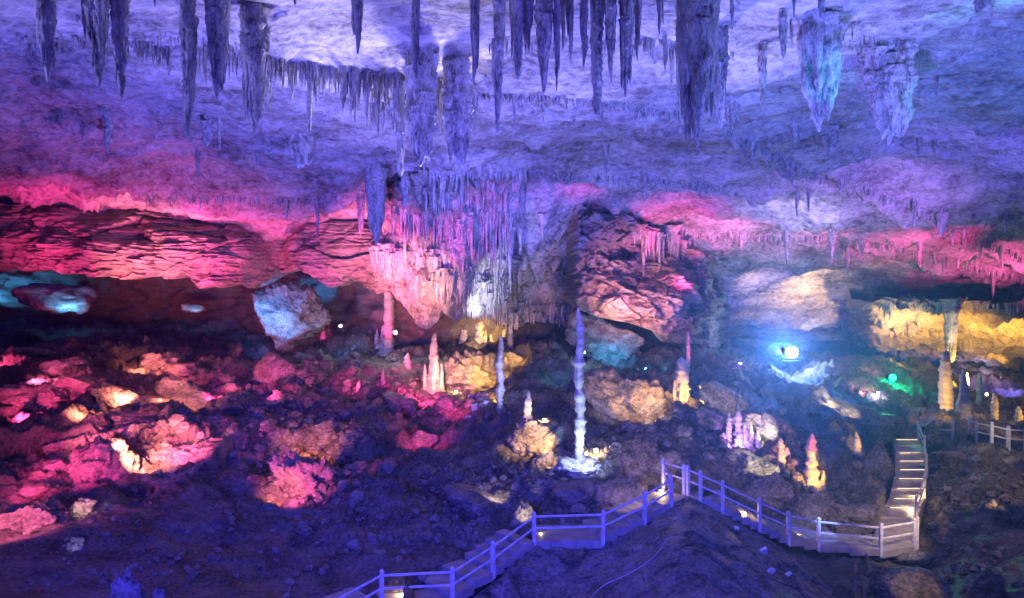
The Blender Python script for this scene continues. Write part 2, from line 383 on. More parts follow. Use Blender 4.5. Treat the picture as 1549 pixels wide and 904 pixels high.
# the ground
FLOOR_D = TPS([(-350,1100,13),(0,1100,14),(400,1100,15),(800,1100,16),(1200,1100,16),(1549,1100,14),(1900,1100,13),
 (-350,904,18),(0,904,18),(250,904,19.5),(500,935,20.8),(684,925,21.9),(0,800,24),(250,800,25),(450,800,26),(650,800,26),
 (0,700,31),(200,740,29),(450,740,30),(650,740,30),(746,882,24.2),(808,832,24.9),(912,832,25.0),(975,800,25.6),(850,904,25.6),(740,910,24.6),(930,904,25.4),(1015,775,25.7),(1041,760,26.8),(860,705,33),(780,760,28.5),(950,740,28.5),
 (0,600,40),(200,650,35),(450,650,38),(640,620,43),(740,640,40),(800,650,36),(1000,640,37),(900,600,44),
 (0,520,56),(300,520,58),(500,540,52),(640,560,50),(900,545,52),(1000,570,48),
 (1093,782,26),(1149,808,25.8),(1238,838,25.8),(1332,847,25.8),(1390,840,26.3),(1386,802,28.8),(1397,766,31.3),(1397,700,36.8),(1388,668,40.5),(1330,840,26.2),(1330,790,29),(1335,745,32.5),(1340,700,36),
 (1200,740,30),(1130,670,36),(1220,730,31),(1130,600,42),(1290,660,40),(1300,600,47),(1250,560,54),
 (1549,904,19),(1400,880,22.5),(1250,904,21.5),(1549,800,25),(1480,720,31),(1549,680,38),(1480,655,43),(1549,620,54),(1400,600,54),(1450,640,45),
 (-350,485,62),(0,485,66),(774,485,66),(1200,540,68),(1549,575,70),(1900,575,70),(-350,700,30),(1900,700,32),(1900,904,18)])
def floor_disp(co, px, py):
    amp = sstep(20, 31, co[:, 1])
    path = np.exp(-((py - curve([(0, 0), (480, 940), (684, 905), (746, 865), (808, 815), (912, 813), (975, 785), (1015, 760), (1041, 745), (1093, 765), (1149, 792), (1238, 821), (1332, 830), (1400, 822)], px)) / 22.0) ** 2) * sstep(440, 520, px) * (1 - sstep(1400, 1440, px))
    stair = np.exp(-((px - curve([(600, 1384), (660, 1376), (750, 1370), (830, 1362), (904, 1360)], py)) / 34.0) ** 4) * (1 - sstep(825, 860, py)) * sstep(630, 660, py)
    calm = 1 - np.maximum(path, stair)
    d = 0.55 * fbm(co * 0.16 + 3, 3) + (0.2 + 0.22 * amp) * ridged(co * (0.42, 0.42, 0.42), 4) + (0.08 + 0.12 * amp) * fbm(co * 1.1, 4, 0.6)
    v, e = cells(co * 0.55); d += 0.20 * amp * (v - 0.5) * sstep(0.02, 0.12, e)
    q = np.c_[co[:, 0] * 0.8 + co[:, 1] * 0.45, co[:, 1] * 0.8 - co[:, 0] * 0.45, co[:, 2]]       # broken beds, dipping to the right
    crag = sstep(26, 32, co[:, 1]) * (1 - sstep(650, 800, px) * 0.5)
    qw = q + 0.35 * np.c_[pnoise(q * 0.5), pnoise(q * 0.5 + 9), pnoise(q * 0.5 + 19)]
    d += crag * (1.15 * facets(qw * (0.13, 0.34, 0.2), 0.7) + 0.34 * facets(qw * (0.4, 0.9, 0.6) + 5, 0.7)) + sstep(23, 31, co[:, 1]) * (0.18 * facets(qw * (1.3, 2.2, 1.6) + 9, 0.8) + 0.07 * facets(qw * (3.4, 4.4, 3.6) + 2, 0.8))
    co = co.copy(); co[:, 2] += d * calm * (0.55 + 0.45 * amp) - 0.12 * (1 - calm); return co
patch("cave_floor", 900, 540, -350, 1900, [(-350, 480), (700, 482), (900, 498), (1050, 520), (1200, 535), (1300, 545), (1549, 570), (1900, 572)], [(-350, 1150), (1900, 1150)], FLOOR_D, floor_disp, M_FLOOR, 1.15)

# rock ridge under the walkway, in front
RIDGE_TOP = [(600, 945), (640, 930), (690, 918), (750, 876), (812, 827), (912, 826), (975, 795), (1008, 768), (1040, 752), (1075, 766), (1130, 797), (1200, 838), (1250, 875), (1300, 915), (1340, 950)]
RIDGE_D = TPS([(600,940,20.8),(690,918,21.4),(750,874,22.6),(812,826,23.7),(912,825,23.9),(750,930,21.4),(820,904,21.6),(650,1000,17),(800,1000,17.5),(870,870,22.6),(600,1000,17.5),(1008,772,25.0),(1040,756,25.4),(1130,800,24.8),(1200,840,24),(1300,915,22),(930,904,20.5),(1050,830,21),(1050,904,18.5),(1180,904,19.5),(1050,1000,16),(1300,1000,17),(930,1000,17),(1120,860,20.5),(1340,960,20)])
def ridge_disp(co, px, py):
    wp = co + 0.4 * np.c_[pnoise(co * 0.6), pnoise(co * 0.6 + 9), pnoise(co * 0.6 + 19)]
    v, e = cells(wp * (0.42, 0.42, 0.7)); v2, e2 = cells(wp * (1.1, 1.1, 1.5) + 3)
    d = 1.1 * facets(wp * (0.42, 0.42, 0.7), 0.8) + 0.35 * facets(wp * (1.2, 1.2, 1.6) + 3, 0.9) + 0.22 * fbm(co * 1.2, 4)
    co = co.copy(); co[:, 1] -= d * 0.7; co[:, 2] += 0.10 * d; return co
patch("rocky_terrain", 380, 180, 600, 1345, RIDGE_TOP, [(600, 1100), (1345, 1100)], RIDGE_D, ridge_disp, M_ROCK, 1.0, None, edge=(60, 30, 6))

bvh = BVHTree.FromPolygons([tuple(v) for v in np.concatenate(BV).tolist()], np.concatenate(BF).tolist())
def hit(px, py, default=45.0):
    d = Vector(((px - CX) / F, 1.0, (CY - py) / F))
    h = bvh.ray_cast(Vector((0, 0, 0)), d.normalized(), 400)
    if h[0] is None: return P(px, py, default), Vector((0, -1, 0))
    n = h[1]
    if n.dot(d) > 0: n = -n
    return h[0], n
def ground(x, y, z0=30):
    h = bvh.ray_cast(Vector((x, y, z0)), Vector((0, 0, -1)), 200)
    return h[0]
# ------------------------------------------------------------------ the coloured floodlights
VIOLET, LILAC, BLUE, DEEP = (0.15, 0.14, 1.0), (0.50, 0.46, 1.0), (0.10, 0.26, 1.0), (0.07, 0.045, 1.0)
RED, PINK, PEACH = (1.0, 0.045, 0.27), (1.0, 0.12, 0.42), (1.0, 0.36, 0.26)
YELLOW, WARM, CYAN, WHITE, GREEN, PURPLE = (1.0, 0.52, 0.07), (1.0, 0.64, 0.32), (0.08, 0.45, 1.0), (0.80, 0.80, 1.0), (0.0, 1.0, 0.30), (0.42, 0.20, 1.0)
def lamp(loc, target, col, power, angle, blend=0.6, size=0.15):
    d = bpy.data.lights.new("flood_and_fill_beam", 'SPOT'); d.color = col; d.energy = power
    d.spot_size = min(math.radians(175), angle); d.spot_blend = blend; d.shadow_soft_size = size
    o = bpy.data.objects.new("flood_and_fill_beam", d); COL.objects.link(o); o.location = loc
    o.rotation_euler = (Vector(target) - Vector(loc)).to_track_quat('-Z', 'Y').to_euler()
    return o
def wash(px, py, rpx, col, bright, off, blend=0.7, size=0.15, Y=None):
    T = hit(px, py)[0] if Y is None else P(px, py, Y)
    o = Vector(off); d = o.length; r = rpx / F * T.y
    return lamp(T + o, T, col, bright * 80 * d * d, 2 * math.atan(r / d), blend, size)

# big floods on the ground that wash the ceiling
wash(380, 150, 900, VIOLET, 1.25, (2, -6, -15), 0.9, 0.6)
wash(1100, 130, 900, VIOLET, 1.35, (-3, -8, -15), 0.9, 0.6)
wash(1400, 240, 420, VIOLET, 0.8, (2, -9, -10), 0.95, 0.5)
wash(1300, 320, 260, (.6, .25, .9), 0.35, (2, -9, -8), 0.95, 0.5)
wash(1450, 120, 420, BLUE, 0.45, (6, -3, -11), 0.9, 0.5)
wash(600, 60, 230, (.68,.62,1), 1.4, (1, 4.5, -6.5), 0.95, 0.3)
wash(430, 60, 200, LILAC, 1.2, (2, 3.5, -5), 0.95, 0.3)
wash(690, 70, 90, (.9,.8,1), 1.0, (0, 3, -4), 0.95, 0.3)
wash(870, 70, 260, LILAC, 0.5, (0, 5, -7), 0.95, 0.3)
wash(1150, 50, 260, LILAC, 0.9, (-2, 3, -7), 0.95, 0.3)
wash(1000, 290, 300, VIOLET, 0.5, (0, -10, -12), 0.95, 0.3)
wash(1190, 335, 120, LILAC, 0.9, (1, -8, -4.5), 0.9, 0.3)
wash(800, 320, 150, VIOLET, 0.9, (3, -6, -7), 0.9, 0.3)
# red wash on the left
wash(120, 250, 300, RED, 0.26, (3, 2, -9), 0.95, 0.3)
wash(330, 310, 200, PINK, 0.28, (0, -3, -8), 0.95, 0.3)
wash(60, 325, 160, RED, 0.6, (2, -5, -5), 0.9)
wash(130, 375, 170, RED, 1.5, (2, -6, -4), 0.9)
wash(270, 390, 130, PINK, 2.0, (2, -5, -4), 0.9)
wash(330, 370, 110, RED, 1.8, (-2, -5, -4), 0.9)
wash(230, 385, 110, PEACH, 1.6, (0, -5, -4), 0.9)
wash(470, 380, 120, PINK, 1.1, (2, -5, -4), 0.9)
wash(580, 350, 110, PINK, 1.2, (0, -6, -4), 0.9)
wash(636, 430, 70, PEACH, 3.4, (0.2, -7, -1.5), 0.8)
wash(560, 390, 90, PEACH, 1.2, (-1, -6, -3), 0.8)
wash(600, 420, 110, RED, 1.0, (-2, -6, -4), 0.8)
wash(60, 412, 110, CYAN, 1.0, (-1, -3, -2.5), 0.9)
# red wash right of the centre
wash(1020, 330, 150, RED, 1.0, (0, -4, -6), 0.95)
wash(880, 290, 50, RED, 0.6, (0, -4, -4), 0.95)
wash(960, 430, 130, (1, .26, .26), 1.0, (-2, -8, -2), 0.9)
wash(960, 460, 80, (1,.42,.24), 1.4, (-3, -6, -2), 0.8)
wash(1400, 362, 100, RED, 0.9, (2, -8, -6), 0.95)
wash(1500, 385, 90, PINK, 1.2, (2, -8, -5), 0.95)
# drapery, centre
wash(735, 435, 70, WHITE, 1.8, (0, -3, -3), 0.9)
wash(730, 340, 90, PINK, 0.6, (-3, -6, -4), 0.9)
wash(700, 300, 160, VIOLET, 0.7, (2, -10, -3), 0.9)
# right passage
wash(1150, 428, 60, (1,.62,.28), 0.8, (-3, -5, -2), 1.0)
wash(1225, 418, 75, (1,.62,.28), 1.1, (-3, -5, -2), 1.0)
wash(1190, 450, 70, (1,.62,.28), 0.9, (3, -5, -2), 1.0)
wash(1400, 490, 150, YELLOW, 2.2, (0, -6, -5), 0.9)
wash(1330, 485, 100, WARM, 1.6, (2, -6, -4), 0.8)
wash(1500, 500, 150, YELLOW, 2.2, (0, -6, -5), 0.9)
wash(1185, 505, 80, WHITE, 2.0, (0, -2, -3), 0.9)
wash(900, 500, 90, CYAN, 1.5, (1, -4, -3), 0.9)
# blue flood behind the viewer, on the near ground and the walkway
lamp((-9, -4, 1), (-6, 22, -10), (.07,.06,1), 40000, math.radians(70), 0.9, 1.0)
lamp((6, -4, 1), (4, 24, -10), (.25,.22,1), 6000, math.radians(60), 0.9, 1.0)

# violet floods low in front, on the hanging stalactites
lamp((-7, 3, -7), (-8, 22, 8), (.13, .11, 1), 9000, math.radians(75), .9, .6)
lamp((5, 3, -7), (3, 22, 8), (.13, .11, 1), 9000, math.radians(75), .9, .6)
lamp((12, 6, -7), (12, 22, 7), (.04, .32, 1), 11000, math.radians(60), .9, .4)

# cross lights that rake the stalactites
lamp((-24, 14, 0), (-4, 24, 8), (.34, .33, 1), 17000, math.radians(70), .9, .4)
lamp((22, 15, 0), (6, 23, 8), (.28, .30, 1), 15000, math.radians(70), .9, .4)
lamp((-4, 30, -3), (-4, 28, 7), (.6, .55, 1), 2500, math.radians(100), .9, .4)

wash(1150, 440, 130, VIOLET, 0.5, (-2, -7, -3), 0.9, 0.3)
wash(1290, 300, 200, PURPLE, 0.3, (2, -8, -6), 0.95, 0.3)
lamp((-2, -8, 1), (-2, 40, -9), (.04, .035, 1), 42000, math.radians(56), .9, 1.5)  # added unseen blue fill from behind the viewer, lifts the dark middle ground

for px, py in ((1120, 350), (1235, 356), (1340, 370), (1440, 390), (1530, 406)):
    wash(px, py, 64, PINK, 0.75, (2, -7, -4), 0.95, 0.3)
wash(1240, 110, 55, (.02, .42, .9), 0.9, (2.5, -4, -3), 0.7, 0.2, Y=21)
wash(1345, 140, 55, (.06, .50, .9), 0.9, (2.5, -4, -3), 0.7, 0.2, Y=25)
wash(1495, 5, 50, (.06, .60, .9), 1.0, (1, -4, -3), 0.8, 0.2)
# ------------------------------------------------------------------ stalactites, stalagmites, columns
def spike(L, R, seed, nr=26, ns=14, up=False, blunt=0.12, bulge=0.3, flute=0.26, wander=0.35, flare=0.5, power=0.58, flat=1.0, rings=0.0, collar=True):
    """vertices and quads of one dripstone spike; root at z=0, tip at -L (or +L when up)"""
    r_ = np.random.default_rng(seed); so = r_.uniform(0, 90)
    t = np.linspace(0, 1, nr); z = t * L
    th = np.linspace(0, 2 * np.pi, ns, endpoint=False)
    prof = (1 - t) ** power * (1 - blunt) + blunt * np.sqrt(np.clip(1 - t ** 6, 0, 1))
    prof = prof * (1 + bulge * pnoise(np.c_[t * max(2.0, L / R * 0.45) + so, t * 0, t * 0]) + bulge * 0.5 * pnoise(np.c_[t * L / R * 1.4 + so, t * 0 + 5, t * 0]))
    if rings: prof = prof * (1 + rings * np.sin(t * L / R * 4.2 + 2 * pnoise(np.c_[t * 6 + so, t * 0, t * 0])))
    prof += flare * np.exp(-t * L / R * 1.1)
    prof[-1] *= 0.3
    T, TH = np.meshgrid(t, th, indexing='ij'); c, s = np.cos(TH).ravel(), np.sin(TH).ravel(); tz = (T * L / R).ravel()
    fl = 1 + flute * pnoise(np.c_[c * 1.7 + so, s * 1.7, tz * 0.10]) + flute * 0.8 * ridged(np.c_[c * 2.6 + so, s * 2.6, tz * 0.16 + 4], 2) + 0.45 * flute * pnoise(np.c_[c * 2.5, s * 2.5 + so, tz * 1.3])
    rr = (np.repeat(prof, ns) * R) * fl
    rr = rr * (1 + 0.16 * pnoise(np.c_[c * 3.1 + so, s * 3.1, tz * 2.6]) + 0.10 * pnoise(np.c_[c * 6 + so, s * 6, tz * 5.0]))
    wx = wander * R * pnoise(np.c_[t * 2.2 + so, t * 0 + 3, t * 0]); wy = wander * R * pnoise(np.c_[t * 2.2 + so, t * 0 + 8, t * 0])
    x = rr * c + np.repeat(wx * t ** 0.5, ns); y = rr * s * flat + np.repeat(wy * t ** 0.5, ns)
    zz = np.repeat(z, ns) + 0.10 * R * pnoise(np.c_[c + so, s, tz])
    if not up and collar:                              # a spreading collar that runs up into the rock it grows from
        for s_, dz in ((1.12, 0.45), (1.3, 1.1)):
            x = np.r_[x[:ns] * s_, x]; y = np.r_[y[:ns] * s_, y]; zz = np.r_[zz[:ns] * 0 - dz * R, zz]; nr += 1
    co = np.c_[x, y, zz if up else -zz]
    f = grid_faces(nr, ns, True)
    return co, (f[:, ::-1] if not up else f)[:, ::-1]

def merge(parts):
    co, fa, b = [], [], 0
    for c, f in parts:
        co.append(c); fa.append(f + b); b += len(c)
    return np.concatenate(co), np.concatenate(fa)

SEED = [100]
def nxt(): SEED[0] += 1; return SEED[0]

def hang(px, root, tip, w, label=None, group=None, lobes=0, mat=None, Y=None, lobe_part='lobe', embed=0.35, **kw):
    """a stalactite whose root meets the ceiling at (px, root); lobes are the smaller spikes grown on to it"""
    h = hit(px, root)[0] if Y is None else P(px, root, Y)
    y = h.y; L = (tip - root) / F * y + embed; R = w / 2 / F * y * 0.8
    drop = kw.pop('drop', 0.45); core = kw.pop('core', 0.6)
    kw.setdefault('nr', int(min(96, 14 + (tip - root) / 2))); kw.setdefault('ns', 12 if w < 16 else 20 if w < 34 else 36)
    if label and not group and w >= 14: lobes = max(1, lobes)
    loc = h + Vector((0, 0, embed))
    mt = mat or M_CALC
    if not lobes:
        co, f = spike(L, R, nxt(), **kw)
        return tag(link("stalactite", mesh_np("stalactite", co, f), mt, None, loc), label, "stalactite", group)
    e = empty("stalactite", loc, label, "stalactite", group)
    k2 = dict(kw); co, f = spike(L, R * core, nxt(), **k2)
    if w >= 18: lobes = int(lobes * 1.8 + 6)
    link("main_spike", mesh_np("main_spike", co, f), mt, e)
    r = random.Random(SEED[0])
    for i in range(lobes):
        a = r.uniform(-math.pi, 0.15 * math.pi) if r.random() < 0.75 else r.uniform(0, 2 * math.pi)
        z0 = drop * L * r.random() ** 0.8; d = R * core * r.uniform(0.55, 1.1) * (1 - 0.8 * z0 / L) ** kw.get('power', .58)
        l2 = (L - z0) * r.uniform(0.3, 0.92); r2 = min(R * r.uniform(0.16, 0.42), l2 * 0.22)
        co, f = spike(l2, r2, nxt(), nr=26, ns=11, wander=0.6, flare=0.25, collar=False)
        link(lobe_part, mesh_np(lobe_part, co, f), mt, e, (d * math.cos(a), d * math.sin(a) * 0.8, -z0))
    return e

# --- the large ones, each with a label of its own: (px, root, tip, width, lobes, label, extra)
BIG = [
 (72,-30,124,44,3,"fork-tipped stalactite at the far left of the top edge of the view",{}),
 (128,-25,58,20,0,"short narrow stalactite beside the twin-spiked one near the left corner",{}),
 (150,-40,132,52,4,"long fluted stalactite with a bundle of thin tips, against the dark bulbous one",{'power':.55}),
 (183,-30,150,42,0,"dark bulbous stalactite swelling at mid-height, near the left corner",{'bulge':.5,'blunt':.25,'power':.55,'flare':.3}),
 (283,-40,210,46,2,"longest tapering stalactite of the left part of the ceiling",{'power':.6}),
 (328,-30,150,54,14,"textured curtain stalactite ending in several small tips",{'power':.5}),
 (384,5,203,62,12,"broad stalactite with dark head and long pointed tip above the red cliff",{'power':.7}),
 (541,-30,82,34,2,"lone dagger-shaped stalactite in front of the bright white patch of ceiling",{}),
 (234,-30,10,14,0,"stub of a small stalactite at the top edge beside the longest left one",{}),
 (446,-20,8,12,0,"tiny dark stub hanging at the top edge over the bright ceiling",{}),
 (629,-30,120,20,1,"thin knobbly stalactite running down into the shaggy double mass",{'power':.15,'blunt':.5,'bulge':.4}),
 (637,86,252,70,26,"left half of the shaggy double mass of dripstone, dark headed",{'power':.5,'flare':.2,'blunt':.2,'core':.55,'drop':.6}),
 (692,92,262,62,24,"right half of the shaggy double mass of dripstone, ending in one thin spike",{'power':.6,'flare':.2,'blunt':.1,'core':.6,'drop':.55}),
 (605,118,266,26,2,"slanting knobbly stalactite on the left flank of the shaggy double mass",{'power':.3,'blunt':.3,'wander':1.4}),
 (718,-30,122,28,2,"dark stalactite with a forked tip to the right of the brightest ceiling",{'power':.5}),
 (754,2,203,30,1,"long dark stalactite with a swollen collar and needle tip",{'power':.55,'bulge':.35}),
 (783,-40,120,34,2,"blunt hooked stalactite left end of the dense top row",{'power':.4,'blunt':.3}),
 (822,-40,142,44,3,"wide pointed stalactite with a side needle in the dense top row",{'power':.55}),
 (842,-40,138,20,0,"slim tapering stalactite touching the wide pointed one",{}),
 (863,-30,95,18,0,"short clean icicle-like stalactite in the gap of the dense top row",{}),
 (883,-30,103,18,0,"dark flat-sided stalactite next to the banded one",{'power':.4}),
 (904,-40,174,28,1,"banded stalactite with a club-shaped lower end",{'power':.12,'blunt':.5,'bulge':.5,'rings':.08}),
 (925,-40,125,26,3,"ragged stalactite with several needle tips right of the banded one",{'power':.5}),
 (946,-40,148,40,3,"thick ribbed stalactite with a hair-thin tip at the right end of the dense row",{'power':.6,'rings':.06}),
 (800,-40,80,20,0,"short stalactite behind the blunt hooked one",{}),
 (964,-30,92,24,0,"dark stalactite leaning on the thick ribbed one",{}),
 (998,-30,54,20,0,"dagger stalactite hanging free between the dense row and the giant cone",{}),
 (1056,-60,226,92,14,"giant cone-shaped stalactite, the largest on the ceiling",{'power':.8,'flute':.3,'flare':.3}),
 (1091,40,195,34,2,"slab-like stalactite fused to the right side of the giant cone",{'power':.45}),
 (1027,30,164,18,0,"needle stalactite hanging along the left side of the giant cone",{}),
 (1016,72,148,14,0,"thin forked needle a little left of the giant cone",{}),
 (1006,52,108,14,0,"small hooked stalactite left of the giant cone",{}),
 (1108,160,200,28,4,"small ragged bunch at the foot of the giant cone",{}),
 (1107,-30,46,16,0,"small teal stalactite at the top edge right of the giant cone",{}),
 (1153,66,160,26,1,"club-headed stalactite with one slender leg",{'power':.45,'flare':.9}),
 (1184,16,90,24,1,"teal stalactite between the slender-legged one and the bell cluster",{}),
 (1201,-30,28,14,0,"short teal spike at the top edge above the bell cluster",{}),
 (1242,-30,26,22,2,"small double stalactite at the top edge above the bell cluster",{}),
 (1240,30,200,88,18,"large bell-shaped cluster of teal and violet stalactites",{'power':.75,'flare':.1,'blunt':.15,'core':.62,'drop':.25}),
 (1345,80,220,96,30,"frilly pale stalactite like a chandelier tapering to one point",{'power':.95,'flare':.25,'core':.7,'drop':.6}),
 (1312,82,130,44,16,"short frilly fringe joined to the left of the chandelier-like stalactite",{'power':.4}),
 (1255,206,240,36,5,"low ragged bunch of stalactites under the bell cluster",{}),
 (1204,194,223,18,2,"small three-legged stalactite left below the bell cluster",{}),
 (917,218,274,11,0,"single thin stalactite alone on the smooth middle of the ceiling",{}),
 (791,255,335,20,3,"white dripping stalactite hanging from the lit crack",{}),
 (820,335,363,9,0,"tiny white stalactite under a dark ledge left of the red block cliff",{}),
 (975,266,306,16,2,"dark triple stalactite hanging from the lit crack above the red block cliff",{}),
 (163,178,232,22,2,"stalactite with two straight legs on the purple left ceiling",{}),
 (126,187,217,14,1,"small stump of stalactite left of the two-legged one",{}),
 (313,177,222,26,3,"ragged small stalactite bunch on the purple ceiling",{}),
 (332,176,226,9,0,"thin stalactite next to the ragged small bunch",{}),
 (300,226,272,14,1,"dark-headed small stalactite above the pink ledge",{}),
 (390,228,252,14,2,"short stalactite in the shadow line left of the bunch of violet tips",{}),
 (455,208,256,54,22,"wide bunch of violet tips over the purple ledge",{'power':.4,'flare':.1}),
 (568,252,372,48,12,"big fluted lobe of dripstone hanging in front of the pink flowstone",{'power':.55,'flare':.2}),
 (545,290,356,22,1,"pointed fluted stalactite on the left of the big lobe",{}),
 (612,262,312,26,2,"rounded stalactite between the big lobe and the dripping lip",{'blunt':.3}),
 (480,298,362,12,1,"thin stalactite over the pink end of the bedded cliff",{}),
 (434,300,333,9,0,"small thin stalactite at the notch of the bedded cliff",{}),
 (1206,284,330,13,1,"left of two dark stalactites hanging close together on the right ceiling",{}),
 (1223,286,322,12,1,"right of two dark stalactites hanging close together on the right ceiling",{}),
 (1282,368,418,8,0,"dark needle stalactite with a knob end above the sandy lit patch",{}),
 (1303,360,388,14,2,"small dark bunch right of the knob-ended needle",{}),
 (1258,348,402,9,0,"slanting purple needle left of the knob-ended one",{}),
 (1190,345,400,9,0,"faint pink needle over the violet lit band",{}),
 (1391,366,406,14,1,"dark stalactite with pointed tip on the pink band of the ceiling",{}),
 (1424,318,358,24,4,"ragged dark bunch where the long crack bends on the right",{}),
 (1383,300,346,13,1,"long dark tooth of the long crack on the right",{}),
 (1521,320,352,10,0,"dark stub by the right edge above the pink band",{}),
 (1478,386,414,13,1,"small dark tooth low on the pink band",{}),
 (1502,408,452,12,2,"red tinted stalactite pair low by the right edge",{}),
 (1416,114,146,9,0,"short flat stalactite right of the chandelier-like one",{}),
 (1391,208,238,9,0,"left of two faint stubs below the chandelier-like stalactite",{}),
 (1414,210,232,10,0,"right of two faint stubs below the chandelier-like stalactite",{}),
 (1490,-30,20,60,8,"cyan lit fringe of stalactites at the top right edge",{'power':.3}),
 (1546,450,505,14,0,"dark stalactite on the right edge over the yellow vault",{}),
 (1018,355,420,26,4,"bunch of brown stalactites in front of the dark hollow of the block cliff",{'power':.5}),
 (1021,380,428,10,0,"pale cone stalactite in front of the hollow of the block cliff",{}),
]
for px, a, b, w, lb, lab, kw in BIG:
    hang(px, a, b, w, lab, None, lb, **kw)

# --- rows of small ones along cracks and ledges
def row(pts, n, lmin, lmax, wmin, wmax, label, group, seed, jit=3, fine=0):
    r = random.Random(seed); a = np.array(pts, float)
    for i, px in enumerate(sorted(r.uniform(a[0, 0], a[-1, 0]) for _ in range(n))):
        lab = ORD[i] + " from the left, " + label if n else label
        py = float(np.interp(px, a[:, 0], a[:, 1])) + r.uniform(-jit, jit) - 2
        L = lmin + (lmax - lmin) * r.random() ** 2.2
        hang(px, py, py + L, r.uniform(wmin, wmax) * (0.6 + 0.5 * L / lmax), lab, group, nr=12, ns=8, embed=0.3)
    for i in range(int(fine * 2.2)):
        px = r.uniform(a[0, 0], a[-1, 0]); py = float(np.interp(px, a[:, 0], a[:, 1])) + r.uniform(-jit, jit) - 2
        h = hit(px, py)[0]; L = r.uniform(lmin * 0.4, lmin * 1.5) / F * h.y + 0.3; R = r.uniform(1.1, 2.6) / F * h.y
        c, f = spike(L, R, nxt(), nr=7, ns=6); NF[0] += 1; FINE.append((c + np.array(h + Vector((0, 0, 0.3))), f))
FINE = []; NF = [0]
_o = "first second third fourth fifth sixth seventh eighth ninth tenth eleventh twelfth thirteenth fourteenth fifteenth sixteenth seventeenth eighteenth nineteenth".split()
ORD = _o + ["twentieth"] + ["twenty-" + w for w in _o[:9]] + ["thirtieth"] + ["thirty-" + w for w in _o[:9]] + ["fortieth"] + ["forty-" + w for w in _o[:9]]
row([(398,92),(440,98),(520,110),(600,118),(715,130)], 40, 24, 105, 7, 17, "knobbly stalactite of the shaggy curtain along the bright ledge", "stalactites of the shaggy curtain", 1, 6, 150)
row([(300,70),(350,80),(410,95)], 10, 30, 90, 8, 16, "small stalactite between the textured curtain and the broad one", "stalactites of the left curtain", 14, 14, 20)
row([(205,66),(232,72),(258,84)], 10, 18, 45, 6, 11, "small stalactite of the fringe beside the longest left one", "stalactites of the small left fringe", 2, 4, 30)
row([(700,142),(860,150),(1030,173)], 16, 10, 50, 4, 9, "thin stalactite on the long crack left of the giant cone", "stalactites along the long crack", 3, 2, 110)
row([(1090,195),(1220,262),(1350,300),(1440,348),(1549,392)], 26, 9, 34, 5, 12, "small dark stalactite on the crack right of the giant cone", "stalactites along the long crack", 4, 4, 130)
row([(690,262),(800,265),(1000,274),(1090,282)], 22, 8, 30, 4, 9, "small dark stalactite on the lit crack across mid ceiling", "stalactites along the lit crack", 5, 3, 150)
row([(960,354),(1100,358),(1300,366),(1400,384),(1549,424)], 24, 8, 30, 4, 9, "small dark stalactite on the low crack under the pink band", "stalactites along the low crack", 6, 3, 150)
row([(1330,462),(1440,465),(1549,466)], 12, 8, 32, 5, 11, "small dark stalactite of the fringe above the yellow vault", "stalactites above the yellow vault", 7, 3, 60)
row([(640,262),(700,268),(770,290)], 16, 20, 60, 7, 13, "fluted pink and violet stalactite on the flowstone lip", "stalactites on the flowstone lip", 8, 5, 30)
row([(700,334),(760,344),(780,350)], 18, 40, 92, 5, 9, "long straight straw of the pink and white drapery", "straws of the drapery", 9, 8, 30)
row([(590,330),(650,340),(700,350)], 18, 24, 66, 5, 10, "straight pink stalactite in the row over the flowstone", "stalactites over the flowstone wall", 10, 10, 20)
row([(970,358),(1010,366),(1060,374)], 16, 22, 62, 5, 10, "brown stalactite of the thick fringe on the block cliff", "stalactites of the block cliff", 11, 5, 30)
row([(560,385),(620,392),(680,396)], 0, 16, 40, 4, 8, "", None, 21, 9, 60)
row([(660,430),(720,425),(780,430)], 0, 20, 44, 4, 8, "", None, 22, 14, 90)
row([(640,300),(700,310),(770,330)], 0, 18, 40, 4, 8, "", None, 23, 10, 70)
row([(700,455),(760,470),(860,478)], 0, 14, 30, 4, 8, "", None, 24, 14, 110)
row([(560,150),(640,160),(720,168)], 0, 26, 60, 4, 8, "", None, 41, 22, 80)
row([(740,62),(900,66),(1110,76)], 0, 14, 30, 4, 8, "", None, 42, 10, 60)
row([(20,52),(200,62),(400,72)], 0, 18, 30, 4, 8, "", None, 43, 16, 60)
row([(1180,40),(1290,60),(1400,84)], 0, 18, 30, 4, 8, "", None, 44, 14, 60)
row([(772,-26),(870,-28),(975,-26)], 14, 50, 125, 8, 15, "slender stalactite among the large ones of the dense top row", "slender stalactites of the dense top row", 31, 6)
row([(220,300),(300,300),(420,304),(520,300)], 8, 10, 26, 5, 9, "small pale stalactite under the ledge above the bedded cliff", "stalactites under the pink ledge", 12, 3, 40)
row([(1080,64),(1150,74),(975,62)][::-1] if False else [(960,60),(1010,64),(1070,66)], 8, 14, 40, 6, 10, "small stalactite on the short crack left of the giant cone", "stalactites on the short bright crack", 13, 3, 12)
c, f = merge(FINE)
o = link("small_stalactites", mesh_np("small_stalactites", c, f), M_CALC)
tag(o, "countless hair-thin dripping stalactites along the ceiling cracks", "stalactites", kind="stuff")

